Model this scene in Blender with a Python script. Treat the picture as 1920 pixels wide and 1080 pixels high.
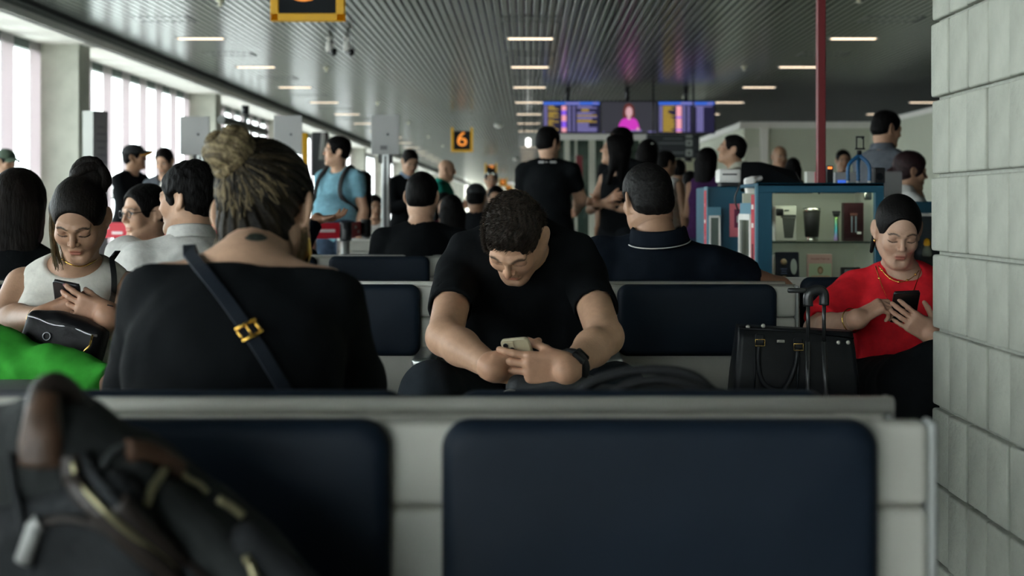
import bpy, bmesh, math, random
import numpy as np
from mathutils import Vector, Matrix

for o in list(bpy.data.objects):
    bpy.data.objects.remove(o)
random.seed(7)
SC = bpy.context.scene
COL = SC.collection
FPX = 50 / 36 * 1920            # focal length in pixels of a 1920 wide frame
CAMZ = 1.1

# ------------------------------------------------------------------ camera, sky, exposure
cam_data = bpy.data.cameras.new('camera')
cam = bpy.data.objects.new('camera', cam_data)
COL.objects.link(cam)
cam.location = (0, 0, CAMZ)
cam.rotation_euler = (math.pi / 2, 0, 0)
cam_data.lens = 50
cam_data.sensor_width = 36
cam_data.shift_x = -28 / 1920
cam_data.shift_y = -152 / 1920
cam_data.clip_start = 0.05
cam_data.clip_end = 600
cam_data.dof.use_dof = True
cam_data.dof.focus_distance = 3.95
cam_data.dof.aperture_fstop = 4.2
SC.camera = cam

world = bpy.data.worlds.new('overcast_sky')
SC.world = world
world.use_nodes = True
bg = world.node_tree.nodes['Background']
bg.inputs['Color'].default_value = (0.93, 0.97, 1.0, 1)
bg.inputs['Strength'].default_value = 14.5
SC.view_settings.view_transform = 'Standard'
SC.view_settings.look = 'None'
SC.view_settings.gamma = 1
SC.view_settings.exposure = 0.0
SC.cycles.use_denoising = True
SC.cycles.max_bounces = 8
SC.cycles.diffuse_bounces = 5
SC.cycles.glossy_bounces = 3
SC.cycles.transparent_max_bounces = 10
SC.cycles.sample_clamp_indirect = 6
SC.cycles.caustics_reflective = False
SC.cycles.caustics_refractive = False


def P(px, py, d):
    """the point seen at pixel (px, py) of the photograph, d metres in front of the camera"""
    return np.array([(px - 988) / FPX * d, d, CAMZ - (py - 388) / FPX * d])


def nrm(v):
    v = np.asarray(v, float)
    return v / (np.linalg.norm(v) + 1e-12)


def A(*v):
    return np.array(v, float)


# ------------------------------------------------------------------ materials
MATS = {}


def mat(name, col=(.5, .5, .5), rough=.6, metal=0., noise=0., nscale=20., bump=0., bscale=80., emit=None, estr=0.,
        attr=False, spec=.4, stretch=None, sheen=0., coat=0., island=0.):
    if name in MATS:
        return MATS[name]
    m = bpy.data.materials.new(name)
    m.use_nodes = True
    nt = m.node_tree
    b = nt.nodes['Principled BSDF']
    b.inputs['Base Color'].default_value = (*col, 1)
    b.inputs['Roughness'].default_value = rough
    b.inputs['Metallic'].default_value = metal
    b.inputs['Specular IOR Level'].default_value = spec
    b.inputs['Sheen Weight'].default_value = sheen
    b.inputs['Coat Weight'].default_value = coat
    tc = nt.nodes.new('ShaderNodeTexCoord')
    mp = nt.nodes.new('ShaderNodeMapping')
    nt.links.new(tc.outputs['Object'], mp.inputs['Vector'])
    if stretch:
        mp.inputs['Scale'].default_value = stretch
    src = None
    if attr:
        at = nt.nodes.new('ShaderNodeAttribute')
        at.attribute_name = 'Col'
        src = at.outputs['Color']
        nt.links.new(src, b.inputs['Base Color'])
    if noise > 0 or island > 0:
        n = nt.nodes.new('ShaderNodeTexNoise')
        n.inputs['Scale'].default_value = nscale
        n.inputs['Detail'].default_value = 4
        nt.links.new(mp.outputs['Vector'], n.inputs['Vector'])
        mr = nt.nodes.new('ShaderNodeMapRange')
        mr.inputs['From Min'].default_value = .3
        mr.inputs['From Max'].default_value = .7
        mr.inputs['To Min'].default_value = 1 - noise
        mr.inputs['To Max'].default_value = 1 + noise
        nt.links.new(n.outputs['Fac'], mr.inputs['Value'])
        fac = mr.outputs['Result']
        if island > 0:
            oi = nt.nodes.new('ShaderNodeObjectInfo')
            m2 = nt.nodes.new('ShaderNodeMapRange')
            m2.inputs['To Min'].default_value = 1 - island
            m2.inputs['To Max'].default_value = 1 + island
            nt.links.new(oi.outputs['Random'], m2.inputs['Value'])
            mm = nt.nodes.new('ShaderNodeMath')
            mm.operation = 'MULTIPLY'
            nt.links.new(fac, mm.inputs[0])
            nt.links.new(m2.outputs['Result'], mm.inputs[1])
            fac = mm.outputs[0]
        mx = nt.nodes.new('ShaderNodeVectorMath')
        mx.operation = 'SCALE'
        if src:
            nt.links.new(src, mx.inputs[0])
        else:
            mx.inputs[0].default_value = col
        nt.links.new(fac, mx.inputs['Scale'])
        nt.links.new(mx.outputs[0], b.inputs['Base Color'])
    if bump > 0:
        n2 = nt.nodes.new('ShaderNodeTexNoise')
        n2.inputs['Scale'].default_value = bscale
        n2.inputs['Detail'].default_value = 5
        nt.links.new(mp.outputs['Vector'], n2.inputs['Vector'])
        bp = nt.nodes.new('ShaderNodeBump')
        bp.inputs['Strength'].default_value = bump
        bp.inputs['Distance'].default_value = .01
        nt.links.new(n2.outputs['Fac'], bp.inputs['Height'])
        nt.links.new(bp.outputs['Normal'], b.inputs['Normal'])
    if emit:
        b.inputs['Emission Color'].default_value = (*emit, 1)
        b.inputs['Emission Strength'].default_value = estr
    MATS[name] = m
    return m


def glass_mat(name, tint=(.92, .96, .95), refl=.08):
    if name in MATS:
        return MATS[name]
    m = bpy.data.materials.new(name)
    m.use_nodes = True
    nt = m.node_tree
    nt.nodes.clear()
    out = nt.nodes.new('ShaderNodeOutputMaterial')
    tr = nt.nodes.new('ShaderNodeBsdfTransparent')
    tr.inputs['Color'].default_value = (*tint, 1)
    gl = nt.nodes.new('ShaderNodeBsdfGlossy')
    gl.inputs['Roughness'].default_value = .03
    lw = nt.nodes.new('ShaderNodeLayerWeight')
    lw.inputs['Blend'].default_value = .25
    mu = nt.nodes.new('ShaderNodeMath')
    mu.operation = 'MULTIPLY_ADD'
    mu.inputs[1].default_value = .5
    mu.inputs[2].default_value = refl * .4
    mx = nt.nodes.new('ShaderNodeMixShader')
    nt.links.new(lw.outputs['Fresnel'], mu.inputs[0])
    nt.links.new(mu.outputs[0], mx.inputs[0])
    nt.links.new(tr.outputs[0], mx.inputs[1])
    nt.links.new(gl.outputs[0], mx.inputs[2])
    nt.links.new(mx.outputs[0], out.inputs['Surface'])
    MATS[name] = m
    return m


def emat(name, col, s):
    return mat(name, (0, 0, 0), emit=col, estr=s)


# ------------------------------------------------------------------ objects
def worldloc(o):
    v = Vector((0, 0, 0))
    while o is not None:
        v = v + o.location
        o = o.parent
    return v


def tag(o, label=None, cat=None, group=None, kind=None):
    if label:
        o['label'] = label
    if cat:
        o['category'] = cat
    if group:
        o['group'] = group
    if kind:
        o['kind'] = kind
    return o


def thing(name, label, cat, loc=(0, 0, 0), group=None):
    o = bpy.data.objects.new(name, None)
    COL.objects.link(o)
    o.location = Vector([float(c) for c in loc])
    o.empty_display_size = .1
    return tag(o, label, cat, group)


def put(name, me, m=None, parent=None, loc=None, world=True):
    """link mesh me (vertices in world space unless loc is given) as ONE object"""
    o = bpy.data.objects.new(name, me)
    COL.objects.link(o)
    if m is not None and len(me.materials) == 0:
        for x in (m if isinstance(m, (list, tuple)) else [m]):
            me.materials.append(x)
    if parent is not None:
        o.parent = parent
    if loc is not None:
        o.location = Vector([float(c) for c in loc])
    elif parent is not None:
        me.transform(Matrix.Translation(-worldloc(parent)))
    return o


def bm_mesh(bm, smooth=False, name='m'):
    me = bpy.data.meshes.new(name)
    bmesh.ops.recalc_face_normals(bm, faces=bm.faces)
    if smooth:
        for f in bm.faces:
            f.smooth = True
    bm.to_mesh(me)
    bm.free()
    return me


def rotm(x=0, y=0, z=0):
    return (Matrix.Rotation(math.radians(z), 4, 'Z') @ Matrix.Rotation(math.radians(y), 4, 'Y') @ Matrix.Rotation(math.radians(x), 4, 'X'))


def axm(r, f, u):
    """4x4 rotation whose columns are the three axes"""
    m = Matrix.Identity(4)
    for i, a in enumerate((r, f, u)):
        for j in range(3):
            m[j][i] = float(a[j])
    return m


def box(bm, c, s, bev=0., seg=2, rot=None, taper=None, mi=0):
    t = bmesh.new()
    bmesh.ops.create_cube(t, size=1)
    for v in t.verts:
        v.co = Vector((v.co.x * s[0], v.co.y * s[1], v.co.z * s[2]))
        if taper:
            k = taper if v.co.z > 0 else 1
            v.co.x *= k
            v.co.y *= k
    if bev > 0:
        bmesh.ops.bevel(t, geom=list(t.edges), offset=bev, segments=seg, affect='EDGES', profile=.5)
    M = Matrix.Translation(Vector([float(q) for q in c])) @ (rot if rot is not None else Matrix.Identity(4))
    t.transform(M)
    add_bm(bm, t, mi)


def add_bm(bm, t, mi=0):
    vm = {}
    for v in t.verts:
        vm[v] = bm.verts.new(v.co)
    for f in t.faces:
        try:
            nf = bm.faces.new([vm[v] for v in f.verts])
            nf.smooth = f.smooth
            nf.material_index = mi
        except ValueError:
            pass
    t.free()


def tube(bm, pts, r, n=8, closed=False, mi=0, flat=None):
    """a tube along pts; r number or list; flat=(dir, ratio) squashes the section along dir"""
    pts = [np.asarray(p, float) for p in pts]
    m = len(pts)
    rr = r if isinstance(r, (list, tuple)) else [r] * m
    rings = []
    prev = None
    for i, p in enumerate(pts):
        if closed:
            tdir = nrm(pts[(i + 1) % m] - pts[i - 1])
        else:
            tdir = nrm(pts[min(i + 1, m - 1)] - pts[max(i - 1, 0)])
        if prev is None:
            a = A(0, 0, 1) if abs(tdir[2]) < .9 else A(1, 0, 0)
            u = nrm(np.cross(tdir, a))
        else:
            u = nrm(prev - tdir * prev.dot(tdir))
        prev = u
        v = np.cross(tdir, u)
        ring = []
        for k in range(n):
            q = (u * math.cos(2 * math.pi * k / n) + v * math.sin(2 * math.pi * k / n)) * rr[i]
            if flat is not None:
                dd = nrm(flat[0])
                q = q - dd * q.dot(dd) * (1 - flat[1])
            ring.append(bm.verts.new(p + q))
        rings.append(ring)
    for i in range(m if closed else m - 1):
        a, b = rings[i], rings[(i + 1) % m]
        for k in range(n):
            f = bm.faces.new((a[k], a[(k + 1) % n], b[(k + 1) % n], b[k]))
            f.smooth = True
            f.material_index = mi
    if not closed:
        bm.faces.new(rings[0][::-1]).material_index = mi
        bm.faces.new(rings[-1]).material_index = mi


def lathe(bm, prof, n=20, c=(0, 0, 0), mi=0, rot=None):
    c = Vector([float(q) for q in c])
    rings = []
    for (r, z) in prof:
        ring = []
        for k in range(n):
            v = Vector((r * math.cos(2 * math.pi * k / n), r * math.sin(2 * math.pi * k / n), z))
            if rot is not None:
                v = rot @ v
            ring.append(bm.verts.new(v + c))
        rings.append(ring)
    for a, b in zip(rings, rings[1:]):
        for k in range(n):
            f = bm.faces.new((a[k], a[(k + 1) % n], b[(k + 1) % n], b[k]))
            f.smooth = True
            f.material_index = mi
    bm.faces.new(rings[0][::-1]).material_index = mi
    bm.faces.new(rings[-1]).material_index = mi


def spline(pts, n=6):
    """Catmull-Rom through pts"""
    pts = [np.asarray(p, float) for p in pts]
    q = [2 * pts[0] - pts[1]] + pts + [2 * pts[-1] - pts[-2]]
    out = []
    for i in range(1, len(q) - 2):
        a, b, c, d = q[i - 1], q[i], q[i + 1], q[i + 2]
        for k in range(n):
            t = k / n
            out.append(.5 * (2 * b + (c - a) * t + (2 * a - 5 * b + 4 * c - d) * t * t + (3 * b - a - 3 * c + d) * t ** 3))
    out.append(pts[-1])
    return out


def bx(name, c, s, m, parent=None, bev=0., seg=2, rot=None, taper=None, smooth=False):
    bm = bmesh.new()
    box(bm, c, s, bev, seg, rot, taper)
    return put(name, bm_mesh(bm, smooth), m, parent)


def tb(name, pts, r, m, parent=None, n=8, closed=False, flat=None):
    bm = bmesh.new()
    tube(bm, pts, r, n, closed, 0, flat)
    return put(name, bm_mesh(bm), m, parent)


def text_mesh(s, size, depth=.002, align='CENTER'):
    cu = bpy.data.curves.new('t', 'FONT')
    cu.body = s
    cu.size = size
    cu.align_x = align
    cu.align_y = 'CENTER'
    cu.extrude = depth
    cu.resolution_u = 4
    ob = bpy.data.objects.new('t', cu)
    COL.objects.link(ob)
    dg = bpy.context.evaluated_depsgraph_get()
    me = bpy.data.meshes.new_from_object(ob.evaluated_get(dg))
    bpy.data.objects.remove(ob)
    return me


def text(name, s, size, loc, m, parent, rot=None, depth=.002, sx=1.0):
    me = text_mesh(s, size, depth)
    me.transform(Matrix.Translation(Vector([float(c) for c in loc])) @ (rot if rot is not None else rotm(90)) @ Matrix.Diagonal((sx, 1, 1, 1)))
    return put(name, me, m, parent)


# ------------------------------------------------------------------ smooth bodies: distance fields + surface nets
def cap(a, b, ra, rb=None, k=.03, w=None, wr=1., cut=False, cut0=False, op='u'):
    a = np.asarray(a, np.float32)
    b = np.asarray(b, np.float32)
    rb = ra if rb is None else rb
    ab = b - a
    L2 = float(ab @ ab) + 1e-9
    dr = ab / math.sqrt(L2)
    if w is not None:
        w = np.asarray(nrm(w), np.float32)

    def f(p):
        q = p - a
        t = np.clip(q @ ab / L2, 0, 1)
        v = q - t[..., None] * ab
        d2 = (v * v).sum(-1)
        if w is not None:
            s = v @ w
            d2 = d2 - s * s * (1 - 1 / wr ** 2)
        d = np.sqrt(np.maximum(d2, 0)) - (ra + t * (rb - ra))
        if cut:
            d = np.maximum(d, (p - b) @ dr)
        if cut0:
            d = np.maximum(d, (a - p) @ dr)
        return d
    m = max(1, wr)
    lo = np.minimum(a - ra * m, b - rb * m)
    hi = np.maximum(a + ra * m, b + rb * m)
    return (f, lo, hi, k, op)


def ell(c, r, M=None, k=.03, op='u'):
    c = np.asarray(c, np.float32)
    r = np.asarray(r, np.float32)
    M = np.eye(3, dtype=np.float32) if M is None else np.asarray(M, np.float32)

    def f(p):
        q = (p - c) @ M
        k0 = np.sqrt(((q / r) ** 2).sum(-1))
        k1 = np.sqrt(((q / (r * r)) ** 2).sum(-1)) + 1e-6
        return k0 * (k0 - 1) / k1
    e = np.sqrt(((M * r) ** 2).sum(1))
    return (f, c - e, c + e, k, op)


def rbox(c, h, M=None, rad=.01, k=.01, op='u'):
    c = np.asarray(c, np.float32)
    h = np.asarray(h, np.float32)
    M = np.eye(3, dtype=np.float32) if M is None else np.asarray(M, np.float32)

    def f(p):
        q = np.abs((p - c) @ M) - (h - rad)
        return np.sqrt((np.maximum(q, 0) ** 2).sum(-1)) + np.minimum(q.max(-1), 0) - rad
    e = np.abs(M) @ h
    return (f, c - e, c + e, k, op)


def plane(p0, n, k=.0):
    """keeps what lies against n"""
    p0 = np.asarray(p0, np.float32)
    n = np.asarray(nrm(n), np.float32)
    return (lambda p: (p - p0) @ n, None, None, k, 'i')


def smin(a, b, k):
    if k <= 0:
        return np.minimum(a, b)
    h = np.maximum(k - np.abs(a - b), 0) / k
    return np.minimum(a, b) - h * h * k * .25


def sdf_mesh(prims, h, o=None, M=None, post=None, lim=None):
    """surface of the field on a grid of step h in the frame (o, M); returns world vertices and quads"""
    M = np.eye(3, dtype=np.float32) if M is None else np.asarray(M, np.float32)
    o = np.zeros(3, np.float32) if o is None else np.asarray(o, np.float32)

    def lbb(lo, hi):
        cs = np.array([[(lo, hi)[i][0], (lo, hi)[j][1], (lo, hi)[l][2]] for i in (0, 1) for j in (0, 1) for l in (0, 1)])
        q = (cs - o) @ M
        return q.min(0), q.max(0)
    bbs = [lbb(p[1], p[2]) if p[1] is not None else None for p in prims]
    us = [b for b, p in zip(bbs, prims) if b is not None and p[4] == 'u']
    lo = np.min([b[0] for b in us], 0) - 3 * h
    hi = np.max([b[1] for b in us], 0) + 3 * h
    if lim is not None:
        lo = np.maximum(lo, lim[0])
        hi = np.minimum(hi, lim[1])
    n = np.ceil((hi - lo) / h).astype(int) + 1
    Fd = np.full(n, .25, np.float32)
    ax = [(lo[i] + h * np.arange(n[i])).astype(np.float32) for i in range(3)]

    def pts(i0, i1):
        g = np.stack(np.meshgrid(*[ax[i][i0[i]:i1[i]] for i in range(3)], indexing='ij'), -1)
        return g @ M.T + o
    for (f, a, b, k, op), bb in zip(prims, bbs):
        if bb is None:
            i0, i1 = np.zeros(3, int), n
        else:
            m = k + 2.5 * h
            i0 = np.maximum(0, np.floor((bb[0] - m - lo) / h).astype(int))
            i1 = np.minimum(n, np.ceil((bb[1] + m - lo) / h).astype(int) + 1)
            if np.any(i1 <= i0):
                continue
        sl = tuple(slice(i0[i], i1[i]) for i in range(3))
        d = f(pts(i0, i1)).astype(np.float32)
        s = Fd[sl]
        if op == 'u':
            Fd[sl] = smin(s, d, k)
        elif op == 's':
            Fd[sl] = -smin(-s, d, k)
        else:
            Fd[sl] = np.maximum(s, d) if k <= 0 else -smin(-s, -d, k)
    if post is not None:
        g = pts(np.zeros(3, int), n)
        near = np.abs(Fd) < .03
        Fd[near] += post(g[near]).astype(np.float32)
    Fd[0], Fd[-1], Fd[:, 0], Fd[:, -1], Fd[:, :, 0], Fd[:, :, -1] = [.05] * 6
    S = Fd < 0
    c = np.zeros(n - 1, np.int8)
    for i in (0, 1):
        for j in (0, 1):
            for l in (0, 1):
                c += S[i:n[0] - 1 + i, j:n[1] - 1 + j, l:n[2] - 1 + l]
    act = (c > 0) & (c < 8)
    I = np.argwhere(act)
    if len(I) == 0:
        return np.zeros((0, 3)), np.zeros((0, 4), int)
    idx = np.full(n - 1, -1, np.int64)
    idx[act] = np.arange(len(I))
    acc = np.zeros((len(I), 3), np.float32)
    cnt = np.zeros(len(I), np.float32)
    cor = [(i, j, l) for i in (0, 1) for j in (0, 1) for l in (0, 1)]
    for a in cor:
        for axis in range(3):
            if a[axis] == 1:
                continue
            b = list(a)
            b[axis] = 1
            fa = Fd[I[:, 0] + a[0], I[:, 1] + a[1], I[:, 2] + a[2]]
            fb = Fd[I[:, 0] + b[0], I[:, 1] + b[1], I[:, 2] + b[2]]
            mk = (fa < 0) != (fb < 0)
            t = fa[mk] / (fa[mk] - fb[mk])
            pt = np.tile(np.array(a, np.float32), (mk.sum(), 1))
            pt[:, axis] += t
            acc[mk] += pt
            cnt[mk] += 1
    V = (I + acc / cnt[:, None]) * h + lo
    V = V @ M.T + o
    Qs = []
    for axis in range(3):
        b_, c_ = (axis + 1) % 3, (axis + 2) % 3
        s0 = [slice(None)] * 3
        s1 = [slice(None)] * 3
        s0[axis] = slice(0, -1)
        s1[axis] = slice(1, None)
        ch = S[tuple(s0)] != S[tuple(s1)]
        E = np.argwhere(ch)
        ok = (E[:, b_] > 0) & (E[:, c_] > 0) & (E[:, b_] < n[b_] - 1) & (E[:, c_] < n[c_] - 1)
        E = E[ok]
        if len(E) == 0:
            continue
        ins = S[E[:, 0], E[:, 1], E[:, 2]]
        q = []
        for db, dc in ((1, 1), (0, 1), (0, 0), (1, 0)):
            e = E.copy()
            e[:, b_] -= db
            e[:, c_] -= dc
            q.append(idx[e[:, 0], e[:, 1], e[:, 2]])
        q = np.stack(q, 1)
        q[~ins] = q[~ins][:, ::-1]
        Qs.append(q)
    Q = np.concatenate(Qs)
    Q = Q[(Q >= 0).all(1)]
    return V, Q


def relax(V, Q, it=2, lam=.5):
    """evens the rims and folds of a cloth surface"""
    n = len(V)
    e = np.concatenate([Q[:, [0, 1]], Q[:, [1, 2]], Q[:, [2, 3]], Q[:, [3, 0]]])
    e = np.concatenate([e, e[:, ::-1]])
    deg = np.bincount(e[:, 0], minlength=n)[:, None] + 1e-9
    for _ in range(it):
        s = np.stack([np.bincount(e[:, 0], weights=V[e[:, 1], i], minlength=n) for i in range(3)], 1)
        V = V * (1 - lam) + s / deg * lam
    return V


def compact(V, Q):
    u, inv = np.unique(Q.ravel(), return_inverse=True)
    return V[u], inv.reshape(Q.shape)


def np_mesh(V, Q, cols=None, name='m'):
    me = bpy.data.meshes.new(name)
    me.vertices.add(len(V))
    me.vertices.foreach_set('co', np.asarray(V, np.float32).ravel())
    me.loops.add(len(Q) * 4)
    me.loops.foreach_set('vertex_index', np.asarray(Q, np.int32).ravel())
    me.polygons.add(len(Q))
    me.polygons.foreach_set('loop_start', np.arange(0, len(Q) * 4, 4, dtype=np.int32))
    me.polygons.foreach_set('use_smooth', np.ones(len(Q), bool))
    me.update(calc_edges=True)
    if cols is not None:
        at = me.color_attributes.new('Col', 'FLOAT_COLOR', 'POINT')
        at.data.foreach_set('color', np.concatenate([cols, np.ones((len(cols), 1))], 1).astype(np.float32).ravel())
    return me


def sdf_obj(name, prims, h, m, parent=None, post=None, o=None, M=None, cols=None, it=0):
    V, Q = sdf_mesh(prims, h, o, M, post)
    if it:
        V = relax(V, Q, it)
    me = np_mesh(V, Q, cols(V) if cols else None)
    return put(name, me, m, parent)


def wob(p, f, sd=0.):
    """cheap smooth noise in -1..1"""
    x, y, z = p[..., 0] * f, p[..., 1] * f, p[..., 2] * f
    return (np.sin(x * 1.0 + 1.7 * np.sin(y * .8 + sd) + sd) * np.sin(y * 1.1 + 1.3 * np.sin(z * .9 + 2 * sd) + 2.1) * .6
            + np.sin(z * 1.3 + 1.5 * np.sin(x * 1.2 + sd) + .7 + sd) * .4)

# ------------------------------------------------------------------ people
SKIN = mat('skin', (.5, .31, .21), rough=.48, attr=True, noise=.06, nscale=60, bump=.08, bscale=220, spec=.35)
TONE = {'light': (.55, .33, .215), 'mid': (.40, .228, .142), 'tan': (.33, .185, .11), 'dark': (.2, .11, .07)}


def cloth(name, col, rough=.85, bump=.25, bscale=26, **k):
    return mat('cloth_' + name, col, rough=rough, noise=.12, nscale=30, bump=bump, bscale=bscale, spec=.06, **k)


BLACK = cloth('black', (.0055, .0065, .0075), sheen=.0)
NAVY = cloth('navy', (.0065, .0095, .015))
CHAR = cloth('charcoal', (.013, .015, .018))
WHITE = cloth('white', (.68, .67, .63), bump=.7, bscale=16)
IVORY = cloth('ivory', (.66, .64, .58), bump=.15, bscale=60)
GREEN = cloth('green', (.045, .33, .038), bump=.3, bscale=14)
TEAL = cloth('teal', (.015, .20, .15))
BLUE = cloth('blue', (.19, .38, .46))
RED = cloth('red', (.72, .022, .034), bump=.15)
GREY = cloth('grey', (.10, .11, .125))
MAROON = cloth('maroon', (.10, .02, .05))
PURPLE = cloth('purple', (.06, .022, .08))
BEIGE = cloth('beige', (.42, .40, .32))
PALEBLUE = cloth('pale_blue', (.25, .33, .45))
DENIM = cloth('dark_denim', (.022, .028, .034), bscale=300, bump=.15)
JEANS = cloth('jeans', (.035, .055, .085))
HAIRB = mat('hair_black', (.0045, .004, .004), rough=.55, noise=.5, nscale=60, bump=.5, bscale=120, spec=.06, stretch=(1, 1, .25))
HAIRD = mat('hair_dark', (.010, .008, .007), rough=.55, noise=.5, nscale=60, bump=.5, bscale=140, spec=.07, stretch=(1, 1, .4))
HAIRC = mat('hair_attr', (.03, .02, .01), rough=.5, attr=True, spec=.09, noise=.25, nscale=90, bump=.22, bscale=150)
GOLD = mat('gold', (.75, .47, .13), rough=.25, metal=1)
SHOE = mat('shoe_black', (.015, .015, .016), rough=.5)
SHOEW = mat('shoe_white', (.6, .6, .58), rough=.6)
LENS = mat('dark_lens', (.01, .01, .012), rough=.2)


def headm(yaw, pitch=0., roll=0.):
    a, p, r = math.radians(yaw), math.radians(pitch), math.radians(roll)
    F_ = A(math.sin(a) * math.cos(p), math.cos(a) * math.cos(p), -math.sin(p))
    R_ = A(math.cos(a), -math.sin(a), 0)
    U_ = np.cross(R_, F_)
    R2 = R_ * math.cos(r) + U_ * math.sin(r)
    U2 = U_ * math.cos(r) - R_ * math.sin(r)
    return np.stack([R2, F_, U2], 1)


def head_prims(W, M, hs, fem, closed, smile=0., full=1.):
    """skull, face and ears; W maps head coordinates (x right, y forward, z up) to the world"""
    s = hs

    def E(c, r, k=.012, op='u', R=None):
        return ell(W(*c), A(*r) * s, M if R is None else M @ R, k * s, op)

    def C(a, b, ra, rb, k=.01, op='u'):
        return cap(W(*a), W(*b), ra * s, rb * s, k * s, op=op)
    jw = .90 if fem else 1.0
    L = [E((0, -.012, .030), (.075, .097, .085)),
         E((0, .028, -.035), (.0575 * full, .064, .084), .03),
         C((-.010, .074, -.104), (.010, .074, -.104), .0185 * jw, .0185 * jw, .022)]
    for q in (-1, 1):
        L += [C((q * .050 * jw * full, -.008, -.055), (q * .022 * jw, .060, -.098), .018, .018, .025),
              E((q * .037, .062, -.028), (.024 * full, .022, .024), .025),
              C((q * .012, .0885, .020), (q * .042, .076, .020), .0105 if not fem else .008, .009, .014)]
    L += [C((0, .087, .016), (0, .1090, -.026), .0070, .0092, .009)]
    for q in (-1, 1):
        L += [E((q * .0115, .0975, -.0310), (.0068, .0095, .0070), .005),
              E((q * .0055, .1035, -.0395), (.0035, .004, .003), .003, 's'),
              E((q * .0335, .0985, .003), (.0185, .016, .0125), .012, 's'),
              E((q * .0335, .0750, .003), (.0155, .0150, .0145), .004)]
        if closed:   # lowered lids: a fold under the brow and a rim above the lashes
            L += [C((q * .020, .0875, -.003), (q * .047, .0815, -.003), .0028, .0026, .004),
                  C((q * .019, .0870, .0115), (q * .048, .0810, .0100), .0022, .002, .004)]
        else:
            L += [C((q * .020, .0885, .010), (q * .047, .0830, .008), .0026, .0024, .004)]
        ear = headm(q * -30, 0, 0)
        L += [E((q * .0815, -.018, -.004), (.0085, .0205, .0340), .005, 'u', ear),
              E((q * .0895, -.012, .000), (.0055, .0115, .0210), .005, 's', ear),
              E((q * .0770, -.006, -.034), (.0060, .0085, .0100), .006)]
    lw = .019 + .006 * smile
    L += [E((0, .0850, -.0640), (lw * 1.10, .0080, .0150), .010),
          C((-lw * .75, .0895, -.0605 + .003 * smile), (lw * .75, .0895, -.0605 + .003 * smile), .0046, .0046, .004),
          C((-lw * .6, .0890, -.0715), (lw * .6, .0890, -.0715), .0054, .0054, .004),
          C((-lw, .0930 - .003 * smile, -.0658 + .004 * smile), (lw, .0930 - .003 * smile, -.0658 + .004 * smile), .0016, .0016, .0025, 's'),
          E((0, .0905, -.0850), (.012, .007, .005), .008, 's')]
    return L


def hand_prims(w, d, n, right, s=1., curl=(.35, .35, .35, .35), thumb=(.75, .65, .25), spread=.05, tips=None, bend=(1, 1, .8)):
    """palm, four unequal fingers and a thumb that leaves the side of the palm"""
    d = nrm(d)
    n = nrm(n - d * np.dot(n, d))
    l = np.cross(d, n) * (1 if right else -1)      # towards the thumb
    M = np.stack([l, d, n], 1)
    L = [rbox(w + d * .048 * s, A(.037, .050, .0135) * s, M, .0125 * s, .012 * s),
         ell(w + d * .035 * s + l * .022 * s + n * .008 * s, A(.018, .034, .015) * s, M, .015 * s)]
    off = (.0285, .0095, -.0095, -.0275)
    ln = (.072, .080, .074, .058)
    rad = (.0088, .0090, .0086, .0076)
    for i in range(4):
        b = w + d * (.090, .094, .090, .082)[i] * s + l * off[i] * s
        dd = nrm(d + l * spread * (1.5, .5, -.5, -1.5)[i])
        th = 0.
        p = b - dd * .012 * s
        q = b
        r = rad[i] * s
        L.append(cap(p, q, r * 1.1, r * 1.08, .008 * s))
        for j, fr in enumerate((.45, .31, .24)):
            th += curl[i] * bend[j] * 1.15
            e = q + (dd * math.cos(th) + n * math.sin(th)) * ln[i] * fr * s
            L.append(cap(q, e, r, r * .93, .004 * s))
            r *= .93
            q = e
        if tips is not None:
            tips.append((q, -(n * math.cos(th) - dd * math.sin(th))))
    tdir = nrm(l * thumb[0] + d * thumb[1] + n * thumb[2])
    b = w + d * .022 * s + l * .020 * s
    m1 = b + tdir * .040 * s
    t2 = nrm(tdir * .8 + d * .55 + n * thumb[2] * .5)
    m2 = m1 + t2 * .032 * s
    t3 = nrm(t2 + d * .3 + n * thumb[2] * .6)
    m3 = m2 + t3 * .025 * s
    L += [cap(b, m1, .0135 * s, .0105 * s, .012 * s), cap(m1, m2, .0102 * s, .0095 * s, .004 * s), cap(m2, m3, .0095 * s, .0078 * s, .004 * s)]
    if tips is not None:
        tips.append((m3, nrm(l)))
    return L


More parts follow.
